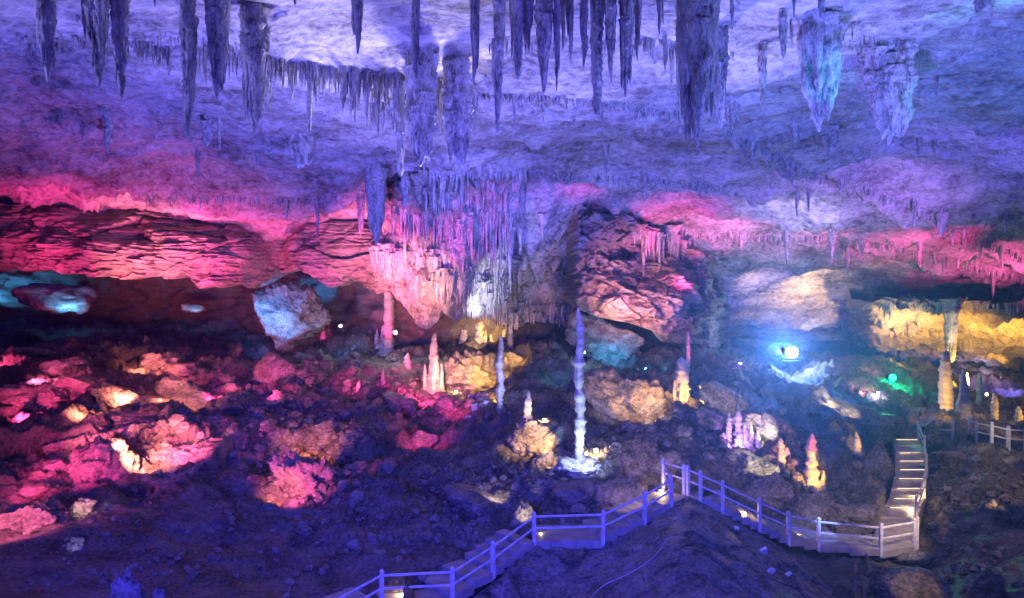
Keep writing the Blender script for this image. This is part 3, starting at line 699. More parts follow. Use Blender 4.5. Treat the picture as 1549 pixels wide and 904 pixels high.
def boulder_mesh(name, sx, sy, sz, seed, n=(30, 44), rough=0.10, planes=14):
    r_ = np.random.default_rng(seed)
    th = np.linspace(0.02, math.pi - 0.02, n[0]); ph = np.linspace(0, 2 * math.pi, n[1], endpoint=False)
    T, Ph = np.meshgrid(th, ph, indexing='ij')
    d = np.c_[(np.sin(T) * np.cos(Ph)).ravel(), (np.sin(T) * np.sin(Ph)).ravel(), np.cos(T).ravel()]
    nn = r_.normal(size=(planes, 3)); nn /= np.linalg.norm(nn, axis=1)[:, None]; hh = r_.uniform(0.55, 0.98, planes)
    q = d @ nn.T; rad = np.min(np.where(q > 0.05, hh / np.maximum(q, 0.05), 2.0), 1); rad = np.minimum(rad, 1.15)
    co = d * rad[:, None] * (sx, sy, sz)
    sc = 2.2 / max(sx, sy, sz)
    so = r_.uniform(0, 60)
    q = co * sc + so
    qw = q + 0.12 * np.c_[pnoise(q * 1.5), pnoise(q * 1.5 + 9), pnoise(q * 1.5 + 19)]
    k = 1 + rough * 0.7 * fbm(q * 1.3, 4, 0.6) + rough * 0.75 * facets(qw * (1.4, 1.4, 2.4), 0.6) + rough * 0.32 * facets(qw * (3.6, 3.6, 5.5) + 4, 0.7) + rough * 0.20 * facets(qw * (8, 8, 11) + 14, 0.8)
    return mesh_np(name, co * k[:, None], grid_faces(n[0], n[1], True)[:, ::-1])

# --- things that stand on the ground
def stand(px, base, top, w, name, label, group=None, mat=None, parts=0, part='side_spire', Y=None, cat=None, skirt=0, **kw):
    h = hit(px, base)[0] if Y is None else P(px, base, Y)
    y = h.y; L = (base - top) / F * y + 0.4; R = w / 2 / F * y * 0.9
    kw.setdefault('nr', int(min(110, 18 + (base - top) / 1.6))); kw.setdefault('ns', 16); kw.setdefault('wander', 0.4); kw.setdefault('flare', 0.5)
    loc = h - Vector((0, 0, 0.4)); mt = mat or M_PALE
    co, f = spike(L, R, nxt(), up=True, **kw)
    if not parts and not skirt:
        return tag(link(name, mesh_np(name, co, f), mt, None, loc), label, cat or name.split('_')[-1], group)
    e = empty(name, loc, label, cat or name.split('_')[-1], group)
    link("main_spire", mesh_np("main_spire", co, f), mt, e)
    r = random.Random(SEED[0])
    for i in range(parts):
        a = r.uniform(-0.4, math.pi + 0.4); d = R * r.uniform(0.8, 1.7)
        co, f = spike(L * r.uniform(0.2, 0.6), R * r.uniform(0.3, 0.6), nxt(), up=True, nr=24, ns=10, blunt=0.3, rings=kw.get('rings', 0))
        link(part, mesh_np(part, co, f), mt, e, (d * math.cos(a), -abs(d * math.sin(a)) * 0.7, 0))
    if skirt:
        k = skirt / F * y / 2
        link("base_mound", boulder_mesh("base_mound", k, k * 0.8, k * 0.5, nxt(), n=(60, 90), rough=0.3), mt, e, (0, -0.2, 0.1))
    return e
col_o = stand(877, 704, 464, 13, "stalagmite", "tallest pencil-thin stalagmite, banded and lit white-blue from its foot", blunt=0.95, power=0.1, rings=0.06, bulge=0.55, flute=0.32, wander=1.8, flare=0.15, skirt=96)
stand(757, 622, 508, 10, "stalagmite", "second pencil-thin white stalagmite, shorter, left of the tallest one", blunt=0.9, power=0.15, rings=0.06, bulge=0.5, flute=0.3, wander=1.4, flare=0.2)
stand(799, 655, 592, 17, "stalagmite", "small tiered white stalagmite standing on the yellow lit mound", blunt=0.3, power=0.55, rings=0.16, bulge=0.3)
stand(657, 600, 503, 24, "stalagmite", "slim orange stalagmite on a broad blocky foot amid red rubble", parts=5, blunt=0.3, power=0.9, rings=0.1, bulge=0.35)
stand(588, 530, 412, 15, "dripstone_column", "pink column reaching from the flowstone down to the dark ground", blunt=0.6, power=0.25, bulge=0.3, rings=0.06, cat="column")
stand(579, 528, 492, 10, "stalagmite", "small red stalagmite at the left foot of the pink column", rings=0.1, blunt=0.3)
stand(570, 520, 498, 9, "stalagmite", "violet stub of a stalagmite left of the small red one", rings=0.1, blunt=0.4)
stand(617, 556, 533, 11, "stalagmite", "short red stalagmite alone between the pink column and the orange one", rings=0.12, blunt=0.4)
stand(580, 582, 556, 8, "stalagmite", "pointed red stalagmite in the dark left of the orange one", rings=0.1)
stand(489, 508, 492, 9, "stalagmite", "little red stalagmite right of the blue lit overhang", rings=0.1)
stand(543, 598, 577, 10, "stalagmite", "stubby pink stalagmite in the dark middle ground", rings=0.1, blunt=0.4)
stand(725, 516, 456, 14, "stalagmite", "tall ribbed cream stalagmite on the yellow knoll", parts=2, rings=0.14, blunt=0.3)
stand(746, 514, 470, 11, "stalagmite", "golden stalagmite on the crest of the yellow knoll", parts=1, rings=0.12, blunt=0.5)
stand(703, 512, 480, 12, "stalagmite", "cream stub on the left crest of the yellow knoll", rings=0.12, blunt=0.4, parts=1)
stand(772, 520, 482, 9, "stalagmite", "thin ribbed stalagmite right of the golden one", rings=0.14, blunt=0.4)
stand(762, 502, 464, 6, "stalagmite", "spindle-shaped thin stalagmite behind the golden one", rings=0.1, blunt=0.3)
stand(1031, 608, 540, 20, "stalagmite", "twin-topped yellow stalagmite with small spires round its foot", parts=5, rings=0.12, blunt=0.55, power=0.3)
stand(1041, 560, 500, 7, "stalagmite", "slender pink stalagmite rising behind the yellow twin-topped one", rings=0.1, blunt=0.4)
stand(1181, 700, 662, 11, "stalagmite", "orange ribbed stump beside the crystal bunch", rings=0.18, blunt=0.75, power=0.3)
stand(1190, 690, 676, 12, "stalagmite", "low pinkish knob leaning on the orange ribbed stump", rings=0.1, blunt=0.7)
stand(1227, 736, 655, 24, "stalagmite", "knobbly stalagmite with red tip and bright yellow body", parts=5, rings=0.14, blunt=0.3, power=0.7, bulge=0.4)
stand(1431, 625, 530, 18, "stalagmite", "dark stalagmite with a golden lit flank on the right", blunt=0.6, power=0.3, bulge=0.25, rings=0.04, Y=46)
stand(1458, 658, 556, 25, "stalagmite", "black cone-shaped stalagmite in front of the blue recess", blunt=0.12, power=0.7, bulge=0.2, Y=43)
stand(1482, 604, 562, 8, "stalagmite", "thin brown stalagmite inside the blue recess", rings=0.06, blunt=0.5, Y=55)
stand(1505, 638, 594, 9, "stalagmite", "golden post-like stalagmite above the far railing", rings=0.14, blunt=0.7, power=0.3, Y=46)
stand(1541, 642, 614, 14, "stalagmite", "squat yellow stalagmite by the right edge", rings=0.1, blunt=0.3, Y=45)
stand(1463, 594, 562, 6, "stalagmite", "faint thin stalagmite at the left end of the blue recess", blunt=0.5, Y=56)
stand(1295, 676, 652, 17, "stalagmite", "low yellow cone left of the stairway", blunt=0.2, power=0.9, bulge=0.4, rings=0.12)
hang(1439, 466, 548, 30, "pale pitted dripstone pillar hanging over the yellow vault", None, 2, mat=M_FLOW, Y=56, power=0.35, blunt=0.3, flute=0.35)
# crystal bunch
ce = empty("stalagmite", hit(1130, 680)[0] - Vector((0, 0, .3)), "bunch of knobbly cream and purple stalagmite spires on the dark slope", "stalagmite")
r = random.Random(5); yc = ce.location.y
for dx, dy, hh, w in ((-24,-8,52,9),(-10,-4,66,12),(0,0,50,13),(10,-2,52,11),(19,0,38,9),(-32,0,26,9),(26,2,26,10),(-16,6,30,13),(4,8,28,14),(34,10,34,12),(-28,10,16,12),(44,14,26,13)):
    co, f = spike(hh / F * yc, w / 2 / F * yc, nxt(), up=True, nr=34, ns=14, rings=0.22, blunt=0.4, power=0.7, bulge=0.5)
    link("spire", mesh_np("spire", co, f), M_PALE, ce, (dx / F * yc, r.uniform(-.4, .4) - dy * 0.03, -dy / F * yc * 0.6 + (0.25 if dx < 0 else -0.1)))

# --- boulders and slabs
def boulder(px, py, w, h, label, rot=0, tilt=0, depth=0.8, name="boulder", mat=None, sink=0.3, Y=None, group=None, **kw):
    p = hit(px, py + h * 0.35)[0] if Y is None else P(px, py + h * 0.35, Y)
    y = p.y; sx = w / 2 / F * y; sz = h / 2 / F * y
    me = boulder_mesh(name, sx * 1.12, sx * depth, sz * 1.15, nxt(), **kw)
    o = link(name, me, mat or M_ROCK, None, p + Vector((0, 0.3 * sx * depth, sz * (0.7 - sink))))
    o.rotation_euler = (tilt, rot, R0.uniform(-0.3, 0.3))
    return tag(o, label, "boulder", group)
BOULD = [ # px, py, w, h, label, rot
 (150,690,80,90,"rough magenta boulder against the left side of the huge pale slab",.2),
 (80,705,70,34,"pink wedge-shaped rock left of the huge pale slab",-.25),
 (60,735,60,40,"crumbling pink rock above the split one at the left edge",-.2),
 (40,772,120,60,"large pink rock at the left edge split by a dark slot",-.3),
 (125,766,32,28,"small rock glowing cream on the dark slope at left",-.4),
 (113,822,24,22,"little white glowing rock low on the left",0),
 (215,600,150,36,"long peach lit slab running down above the huge pale slab",.28),
 (130,575,110,26,"narrow pink ledge rock high on the left slope",.25),
 (70,590,110,50,"magenta rock face on the far left slope",.35),
 (170,628,90,22,"thin peach slab lying over dark shadow",.12),
 (285,592,110,40,"peach slab on the right shoulder of the left slope",.35),
 (235,540,60,34,"jagged peach crag at the top of the left slope",-.3),
 (270,555,60,24,"pink ragged rock right of the jagged crag",.1),
 (100,552,60,30,"pink broken rock near the top of the left slope",.2),
 (30,528,80,12,"thin red lit ledge at the left edge",.05),
 (335,570,40,14,"pale violet rock on the dark middle slope",0),
 (455,705,100,105,"steep rubbly rock glowing red and peach in the dark middle",-.5),
 (480,655,60,50,"broken pink crag on top of the steep rubbly rock",-.5),
 (420,555,60,60,"dim red rock face under the blue lit overhang",.6),
 (470,562,36,20,"small red lit wedge right of the dim red rock face",0),
 (345,585,40,12,"flat pink stone on the dark slope",-.2),
 (340,612,44,20,"pink rubble block at the right end of the left slope",0),
 (530,560,24,20,"small spiky red rock in the dark middle",0),
 (640,660,40,32,"red lit rock low in the dark below the orange stalagmite",0),
 (600,600,50,30,"dim red rock left of the red rubble",.3),
 (640,597,26,18,"red block left at the foot of the orange stalagmite",0),
 (675,608,30,20,"red block right at the foot of the orange stalagmite",0),
 (690,560,60,70,"pitted cream rock wall of the yellow knoll, left part",.2),
 (725,560,80,70,"wavy golden rock in the heart of the yellow knoll",0),
 (745,598,40,18,"low bright yellow mound left of the second thin stalagmite",0),
 (775,538,40,22,"yellow crusted rock right of the second thin stalagmite",.2),
 (808,662,64,60,"mound of pitted yellow rock under the tiered white stalagmite",.5),
 (828,690,26,28,"small yellow rock at the lower end of the pitted mound",.5),
 (840,655,24,26,"pale blue rock right of the pitted yellow mound",0),
 (940,590,130,80,"slanting grey overhanging rock face behind the tall thin stalagmite",.65),
 (978,595,70,60,"smooth ochre lit rock on the grey overhanging face",.75),
 (940,628,36,18,"small pale triangular rock under the overhanging face",0),
 (1105,600,86,56,"big grey tilted block behind the crystal bunch",.35),
 (1090,640,70,40,"brown lower flank of the grey tilted block",.5),
 (1180,640,120,40,"dark sloping rock right of the crystal bunch",.5),
 (1140,700,70,30,"cream crusted rocks below the crystal bunch",.45),
 (1165,730,70,60,"round brown boulder behind the descending fence",0),
 (1240,600,34,40,"knobbly pale rock in the blue glow",.6),
 (1270,615,30,60,"split pale slab leaning in the blue glow",-.65),
 (1255,690,40,60,"grey boulder right of the yellow and red stalagmite",0),
 (1300,625,120,70,"black hill of rock left of the stairway",.3),
 (1330,690,60,70,"dark red-brown bank beside the stairway",.2),
 (1225,765,140,36,"low grey rocks along the inner side of the descending fence",.1),
 (1310,775,60,26,"grey rock at the bend before the stairs",0),
 (985,690,60,50,"brown craggy rock behind the crown of the walkway",.3),
 (940,745,70,50,"tan rock with lit streaks above the left fence",-.4),
 (1010,695,50,40,"light brown rock behind the corner post",0),
 (880,740,90,36,"dark blue-grey rocks in front of the tallest stalagmite",0),
 (960,700,46,36,"brown boulder right of the tallest stalagmite",.3),
 (790,770,34,46,"jagged rock glowing yellow behind the left fence",0),
 (725,752,90,44,"dark rocks faintly catching cream light left of the fence",.3),
 (865,797,34,16,"tan stone lying on the far side of the walkway",0),
 (1455,690,90,26,"long low dark rock on the right slope",.15),
 (1505,760,30,10,"small warm lit crevice rock on the right slope",.4),
 (1385,885,110,46,"ochre lit rock at the bottom right of the ridge",.1),
 (1400,845,60,20,"pebbly dark rock below the corner of the fence",0),
 (1500,885,60,50,"violet tinted dark rock in the bottom right corner",0),
 (1210,800,40,20,"stone between the fence and the low grey rocks",0),
]
for i, (px, py, w, h, lab, rot) in enumerate(BOULD):
    big = w > 60
    boulder(px, py, w, h, lab, rot, n=(80, 120) if w > 100 else (56, 80) if big else (30, 42), rough=0.30 if 'glowing' in lab else 0.26 if any(k in lab for k in ('pitted', 'crusted', 'wavy', 'rubbly', 'jagged', 'crumbling')) else 0.15, depth=0.4 if w > 2.6 * h else 0.85, sink=0.75 if i < 22 and big else 0.55, planes=9)
# the great tilted slab of the left slope
SLAB_D = TPS([(40,655,36.0),(130,628,37.2),(200,612,37.5),(270,618,37.0),(360,630,36.0),(60,700,31.6),(130,705,31.0),(180,728,29.6),(230,746,28.9),(280,718,30.0),(320,680,32),(360,645,35),
 (220,670,32.6),(160,670,33.2),(280,665,33.0),(110,665,33.8)])
def slab_disp(co, px, py):
    q = np.c_[co[:, 0] * 0.85 + co[:, 1] * 0.5, co[:, 1] * 0.85 - co[:, 0] * 0.5, co[:, 2]]
    qw = q + 0.25 * np.c_[pnoise(q * 0.7), pnoise(q * 0.7 + 9), pnoise(q * 0.7 + 19)]
    pit = sstep(-0.15, 0.25, pnoise(q * (0.25, 0.25, 0.3) + 4))
    d = 0.7 * facets(qw * (0.16, 0.5, 0.3), 0.7) + 0.22 * facets(qw * (0.6, 1.4, 0.9) + 6, 0.7) + (0.05 + 0.13 * pit) * facets(qw * (1.8, 2.4, 2.0) + 2, 0.9) + 0.07 * pit * fbm(q * 3.0, 3)
    co = co.copy(); co[:, 2] += d; co[:, 1] -= 0.3 * d; return co
slab_o = patch("rock_slab", 260, 150, 45, 355, [(45, 668), (90, 640), (130, 628), (200, 612), (270, 618), (320, 624), (355, 634)], [(45, 690), (90, 700), (130, 707), (180, 730), (215, 742), (240, 746), (280, 722), (320, 688), (355, 648)], SLAB_D, slab_disp, M_ROCK, 1.0, (1.2, -1.4))
del slab_o["kind"]
tag(slab_o, "huge tilted slab lit peach at its heart and magenta along its edges", "rock slab")
# overhangs of the back of the cave
o = boulder(432, 452, 96, 90, "rounded rock overhang lit cyan blue beneath the red cliff", 0.3, Y=52, sink=0.7, n=(70, 90), rough=0.15, name="rock_overhang")
o = boulder(90, 440, 120, 34, "flat rock ledge with cyan streaks under the left end of the red cliff", 0.1, Y=55, sink=0.7, n=(30, 44), rough=0.16, name="rock_overhang")
boulder(292, 464, 36, 12, "small frosty blue lit ledge alone in the dark recess", 0.05, Y=57, sink=0.5, n=(20, 30), rough=0.2, name="rock_overhang")
boulder(1190, 503, 130, 22, "white lit lip of rock above the blue burst of light", 0.06, Y=60, sink=0.6, n=(30, 60), rough=0.2, name="rock_overhang")
boulder(920, 495, 120, 70, "rough frost-blue rock apron behind the tall thin stalagmite", 0.5, Y=52, sink=0.5, n=(44, 60), rough=0.2, name="rock_overhang")
boulder(195, 905, 62, 140, "dark blue flat-topped stump of rock in the near corner at the bottom", 0.03, Y=15, sink=0.7, depth=0.9, n=(70, 70), rough=0.16, name="rock_stump")
boulder(242, 915, 26, 96, "smaller stump beside the dark blue one at the bottom", -0.03, Y=15, sink=0.7, depth=0.9, n=(50, 50), rough=0.16, name="rock_stump")
# loose rubble
rub = []
r = np.random.default_rng(21)
base = [boulder_mesh("rubble_source", 1, 0.9, 0.7, 900 + k, n=(6, 8), rough=0.25, planes=6) for k in range(6)]
src = []
for me in base:
    c = np.empty(len(me.vertices) * 3, np.float32); me.vertices.foreach_get("co", c); src.append(c.reshape(-1, 3)); bpy.data.meshes.remove(me)
ff = grid_faces(6, 8, True)[:, ::-1]
for cx, cy, sx, sy, n, smin, smax in ((660,610,60,28,140,.12,.4),(390,620,120,60,200,.10,.5),(1120,860,130,50,170,.03,.16),(250,840,240,60,240,.03,.18),(560,800,120,60,160,.03,.2),(470,700,80,70,260,.1,.4),(870,700,70,30,160,.08,.3),(720,590,60,30,90,.1,.35),
     (1000,640,110,60,200,.1,.35),(1230,740,100,40,200,.08,.3),(1450,720,110,90,260,.06,.25),(1180,680,80,50,160,.08,.3),(1420,860,130,50,160,.05,.2),(820,740,80,40,140,.08,.3),(700,760,70,70,160,.06,.28),(560,560,120,50,160,.1,.35)):
    for k in range(n):
        p = hit(float(r.normal(cx, sx * .6)), float(r.normal(cy, sy * .6)))[0]
        s = smin + (smax - smin) * r.random() ** 3; a = r.uniform(0, 6.28); ca, sa = math.cos(a), math.sin(a)
        c = src[k % 6] * s; c = np.c_[c[:, 0] * ca - c[:, 1] * sa, c[:, 0] * sa + c[:, 1] * ca, c[:, 2]]
        rub.append((c + np.array(p) + (0, 0, s * 0.25), ff))
c, f = merge(rub)
tag(link("rubble", mesh_np("rubble", c, f, False), M_ROCK), "loose broken stones strewn over the cave floor", "rubble", kind="stuff")
# ------------------------------------------------------------------ walkway, fences, stairs
def box_mesh(name, p):          # eight corners: four of the bottom, four of the top
    me = bpy.data.meshes.new(name)
    me.from_pydata([tuple(v) for v in p], [], [(3, 2, 1, 0), (4, 5, 6, 7), (0, 1, 5, 4), (1, 2, 6, 5), (2, 3, 7, 6), (3, 0, 4, 7)])
    me.update(); return me
def soften(me, w):
    bm = bmesh.new(); bm.from_mesh(me); bmesh.ops.recalc_face_normals(bm, faces=bm.faces)
    bmesh.ops.bevel(bm, geom=bm.edges[:], offset=w, segments=1, affect='EDGES'); bm.to_mesh(me); bm.free(); return me
def box_between(name, a, b, w, h, mat, parent, bevel=0.012):
    a, b = Vector(a), Vector(b); d = (b - a); up = Vector((0, 0, 1)); s = d.cross(up).normalized() * w / 2; u = up * h / 2
    me = soften(box_mesh(name, [a - s - u, a + s - u, b + s - u, b - s - u, a - s + u, a + s + u, b + s + u, b - s + u]), bevel)
    return link(name, me, mat, parent, -parent.location if parent.type == 'EMPTY' else None)

def post_mesh():
    bm = bmesh.new()
    prof = [(0.060, 0), (0.060, 0.90), (0.048, 0.915), (0.048, 0.94), (0.062, 0.955), (0.062, 1.0), (0.025, 1.05)]
    rings = [[bm.verts.new((sx * r, sy * r, z - 0.25 if z == 0 else z)) for sx, sy in ((-1, -1), (1, -1), (1, 1), (-1, 1))] for r, z in prof]
    for a, b in zip(rings, rings[1:]):
        for k in range(4): bm.faces.new((a[k], a[(k + 1) % 4], b[(k + 1) % 4], b[k]))
    bm.faces.new(rings[-1]); bm.faces.new(rings[0][::-1])
    me = bpy.data.meshes.new("post"); bm.to_mesh(me); bm.free(); return me
POST = post_mesh()
def fence(pts, label, rails=(0.86, 0.44), scale=1.0):
    e = empty("fence", pts[0], label, "fence", "fences along the walkway")
    for i, p in enumerate(pts):
        o = link("post", POST, M_FENCE, e, p - pts[0]); o.scale = (scale, scale, scale)
        d = (pts[min(i + 1, len(pts) - 1)] - pts[max(i - 1, 0)]); o.rotation_euler = (R0.uniform(-.02, .02), R0.uniform(-.02, .02), math.atan2(d.y, d.x))
    for a, b in zip(pts, pts[1:]):
        d = (b - a).normalized() * 0.04
        for z in rails:
            box_between("rail", a + d + Vector((0, 0, z * scale)), b - d + Vector((0, 0, z * scale)), 0.045, 0.080, M_FENCE, e)
    return e
NA = [P(478, 968, 19.4), P(577, 911, 21.0), P(684, 905, 21.5), P(746, 864, 22.8), P(808, 817, 24.0), P(912, 814, 24.1), P(975, 784, 24.7), P(1015, 760, 25.2)]
NB = [P(1004, 731, 27.0), P(1041, 743, 26.2), P(1060, 752, 25.7), P(1093, 767, 25.4), P(1149, 794, 25.3), P(1193, 814, 25.2), P(1238, 823, 25.4), P(1332, 832, 25.4), P(1383, 823, 26.0)]
ND = [P(1386, 786, 28.5), P(1398, 752, 31.0), P(1402, 717, 33.6), P(1398, 687, 36.6), P(1389, 663, 40.0)]
fence(NA, "pale grey two-rail fence climbing the left walkway over the masonry wall")
fence([NA[-1] + Vector((0.02, 0.25, 0)), NB[0], NB[1] + Vector((-0.12, 0.15, 0))], "short two-rail fence closing the crown of the walkway at its top corner")
fence(NB[1:], "two-rail fence descending from the crown to the corner before the stairs")
fence([NB[-1] + Vector((0.2, 0.15, 0.0))] + ND, "fence climbing along the right side of the lit stairs")
def floor_pt(px, py): return hit(px, py)[0] + Vector((0, 0, 0.05))
fence([floor_pt(*q) for q in ((1394, 662), (1412, 663), (1441, 664))], "small railing at the head of the stairs behind the dark gnarled stump", scale=1.15)
fence([floor_pt(*q) for q in ((1467, 662), (1477, 667), (1500, 674), (1525, 680), (1552, 681), (1590, 680))], "far pale railing at the right edge of the view", scale=1.15)

wk = bpy.data.objects.new("walkway", None); COL.objects.link(wk); wk["kind"] = "structure"
def slab(name, a, b, wv, top, thick=0.3, lip=0.0):
    a, b = Vector(a), Vector(b); a.z = b.z = top
    q = [a - wv * 0.03, b - wv * 0.03, b + wv, a + wv]; dn = Vector((0, 0, -thick))
    return link(name, soften(box_mesh(name, [v + dn for v in q] + q), 0.015), M_PAVE, wk)
def run(pts, width, back):
    for a, b in zip(pts, pts[1:]):
        d = (b - a).to_2d(); nrm = Vector((-d.y, d.x, 0)).normalized()
        if nrm.dot(back) < 0: nrm = -nrm
        n = max(1, round(abs(b.z - a.z) / 0.15))
        for k in range(n):
            p, q = a.lerp(b, k / n), a.lerp(b, (k + 1) / n)
            slab("step" if n > 1 else "landing_slab", p, q, nrm * width, (max(p.z, q.z) if n > 1 else min(p.z, q.z)) - 0.02 - 0.003 * k)
run(NA, 1.7, Vector((0, 1, 0)))
run([NA[-1], NB[1]], 1.3, Vector((0, 1, 0)))
run(NB[1:], 1.5, Vector((0.3, 1, 0)))
DL = [NB[-1] + Vector((0, 0.05, 0))] + ND
for a, b in zip(DL, DL[1:]):
    n = max(1, round(abs(b.z - a.z) / 0.11))
    for k in range(n):
        p, q = a.lerp(b, k / n), a.lerp(b, (k + 1) / n)
        slab("step", p, q + (q - p) * 0.02, Vector((-1.55, 0.12, 0)), q.z - 0.02 - 0.002 * k, 0.6)

# ------------------------------------------------------------------ lamps one can see
def box_c(name, sx, sy, sz, mat, parent, loc=(0, 0, 0), bev=0.01):
    p = [(x * sx / 2, y * sy / 2, z * sz / 2) for z in (-1, 1) for x, y in ((-1, -1), (1, -1), (1, 1), (-1, 1))]
    return link(name, soften(box_mesh(name, p), bev), mat, parent, loc)
def disc(name, r, mat, parent, loc):
    bm = bmesh.new(); bmesh.ops.create_uvsphere(bm, u_segments=14, v_segments=8, radius=r)
    for v in bm.verts: v.co.y *= 0.35
    me = bpy.data.meshes.new(name); bm.to_mesh(me); bm.free(); return link(name, me, mat, parent, loc)
GL = {}
def glow(col, s):
    k = (col, s)
    if k not in GL: GL[k] = glow_material("lit_lens", col, s)
    return GL[k]
def floodlight(px, py, col, label, r=0.13, s=30, power=0, lift=0.35, Y=None, face=None, group=None):
    h = hit(px, py)[0] if Y is None else P(px, py, Y)
    p = h + Vector((0, -lift, 0)) + Vector((0, 0, 0))
    e = empty("floodlight", p, label, "floodlight", group)
    if face is not None:
        d = Vector(face) - p; e.rotation_euler = (0, 0, math.atan2(d.x, -d.y))
    box_c("housing", r * 2.6, r * 1.6, r * 2.2, M_BODY, e, (0, r * 0.9, 0), r * 0.2)
    disc("lens", r, glow(col, s), e, (0, -0.02, 0))
    box_c("bracket", r * 3.0, r * 0.3, r * 0.25, M_BODY, e, (0, r * 0.9, -r * 1.5), r * 0.03)
    if power:
        power *= 0.16
        d = bpy.data.lights.new("floodlight_glow", 'POINT'); d.color = col; d.energy = power; d.shadow_soft_size = r
        o = bpy.data.objects.new("floodlight_glow", d); COL.objects.link(o); o.parent = e; o.location = (0, -r * 2.5, 0)
    return e
floodlight(992, 638, (1, .97, .92), "round white floodlight glaring in the dark below the ochre rock face", .15, 40, 500)
floodlight(882, 532, (.45, .8, 1), "pale blue floodlight beside the top of the tallest stalagmite", .12, 30, 700, Y=49)
floodlight(976, 557, (.15, .6, 1), "cyan floodlight at the right end of the frost-blue apron", .10, 14, 900, Y=49.5)
floodlight(1117, 550, (.7, .45, 1), "small violet floodlight in the dark right of the yellow twin stalagmite", .13, 25, 700)
floodlight(1340, 569, (.0, 1, .35), "green floodlight glaring at the mouth of the right-hand passage", .26, 40, 2600, lift=1.0)
floodlight(823, 634, (1, .72, .30), "amber floodlight right of the tiered white stalagmite", .11, 24, 500)
floodlight(900, 679, (1, .66, .28), "amber floodlight on the slope right of the tallest stalagmite", .12, 26, 600)
floodlight(886, 683, (1, .66, .28), "amber floodlight close against the foot of the tallest stalagmite", .08, 20, 200)
floodlight(691, 590, (1, .7, .25), "tiny yellow floodlight at the foot of the yellow knoll", .10, 20, 450)
floodlight(599, 502, (.85, .85, 1), "white floodlight just right of the pink column", .12, 40, 2400, Y=50)
floodlight(517, 492, (.75, .75, 1), "small white floodlight in the dark left of the pink column", .10, 30, 800, Y=52)
floodlight(1324, 593, (.8, .7, 1), "pale violet floodlight left below the green one", .10, 26, 900)
floodlight(1298, 592, (1, .08, .14), "small red floodlight on the dark bank left of the green one", .09, 22, 700)
floodlight(1487, 595, (1, .72, .35), "warm floodlight at the foot of the thin brown stalagmite", .10, 20, 350, Y=47)
floodlight(1183, 530, (.55, .75, 1), "large blue-white floodlight bursting from the dark hollow", .46, 40, 9000, lift=2.0, Y=56)
floodlight(231, 738, RED, "blue boxed floodlight seen from behind under the huge pale slab", .22, 6, 0, Y=29.0, face=(-16, 36, -7))

p = P(1183, 528, 53.5)                                # the big flood faces the viewer and lights the damp air
lamp(p, P(1183, 490, 20), (.08, .28, 1), 100000, math.radians(30), 1.0, .3)
p = P(1340, 569, 50)
lamp(p, P(1330, 520, 20), (0, 1, .35), 4500, math.radians(50), 1.0, .2)
def step_light(px, py, label, Y):
    p = P(px, py, Y)
    e = empty("step_light", p, label, "step light", "warm lights along the walkway")
    box_c("housing", 0.20, 0.09, 0.07, M_BODY, e, (0, 0.03, 0.02), 0.01)
    box_c("lens", 0.16, 0.03, 0.045, glow((1, .68, .32), 14), e, (0, -0.035, 0.02), 0.006)
    d = bpy.data.lights.new("step_glow", 'POINT'); d.color = (1, .64, .28); d.energy = 26; d.shadow_soft_size = 0.05
    o = bpy.data.objects.new("step_glow", d); COL.objects.link(o); o.parent = e; o.location = (0, -0.12, 0.12)
for i, (px, py, Y, lab) in enumerate([
 (608, 899, 21.9, "warm step light by the lowest post of the left fence"), (694, 894, 22.3, "warm step light at the foot of the lower left flight"), (766, 842, 23.9, "warm step light half-way up the lower left flight"),
 (818, 810, 24.9, "warm step light left of two on the level piece of the left walkway"), (870, 810, 25.0, "warm step light right of two on the level piece of the left walkway"), (947, 789, 25.4, "warm step light on the upper left flight"),
 (1000, 742, 26.6, "warm step light under the top corner of the walkway"), (1005, 757, 26.0, "warm step light beside the last post of the left fence"), (1124, 775, 26.0, "warm step light on the first part of the descending walkway"),
 (1206, 812, 26.2, "warm step light on the low part of the descending walkway"), (1265, 822, 26.3, "warm step light before the corner of the fence"), (1368, 819, 26.6, "warm step light at the corner of the fence"), (1384, 752, 31.0, "warm step light at the foot of the stairs"), (1375, 770, 29.6, "warm step light on the path below the stairs")]):
    step_light(px, py, lab, Y)
# light strips under the nosings of the stairs
for i, t in enumerate(np.linspace(0.12, 0.97, 9)):
    k = 1 + t * (len(DL) - 2); a = DL[int(k)].lerp(DL[min(int(k) + 1, len(DL) - 1)], k - int(k))
    e = empty("strip_light", a + Vector((-0.75, -0.02, 0.05)), "warm light strip across the stairs, step %s from the bottom" % ("first", "second", "third", "fourth", "fifth", "sixth", "seventh", "eighth", "ninth")[i], "strip light", "light strips on the stairs")
    box_c("casing", 1.3, 0.06, 0.05, M_BODY, e, (0, 0.03, 0.0), 0.008)
    box_c("lens", 1.26, 0.02, 0.03, glow((1, .74, .40), 0.8), e, (0, -0.015, 0.0), 0.004)
    d = bpy.data.lights.new("strip_glow", 'AREA'); d.color = (1, .72, .38); d.energy = 1.1; d.shape = 'RECTANGLE'; d.size = 1.3; d.size_y = 0.05
    o = bpy.data.objects.new("strip_glow", d); COL.objects.link(o); o.parent = e; o.location = (0, -0.06, 0.05); o.rotation_euler = (math.radians(30), 0, 0)

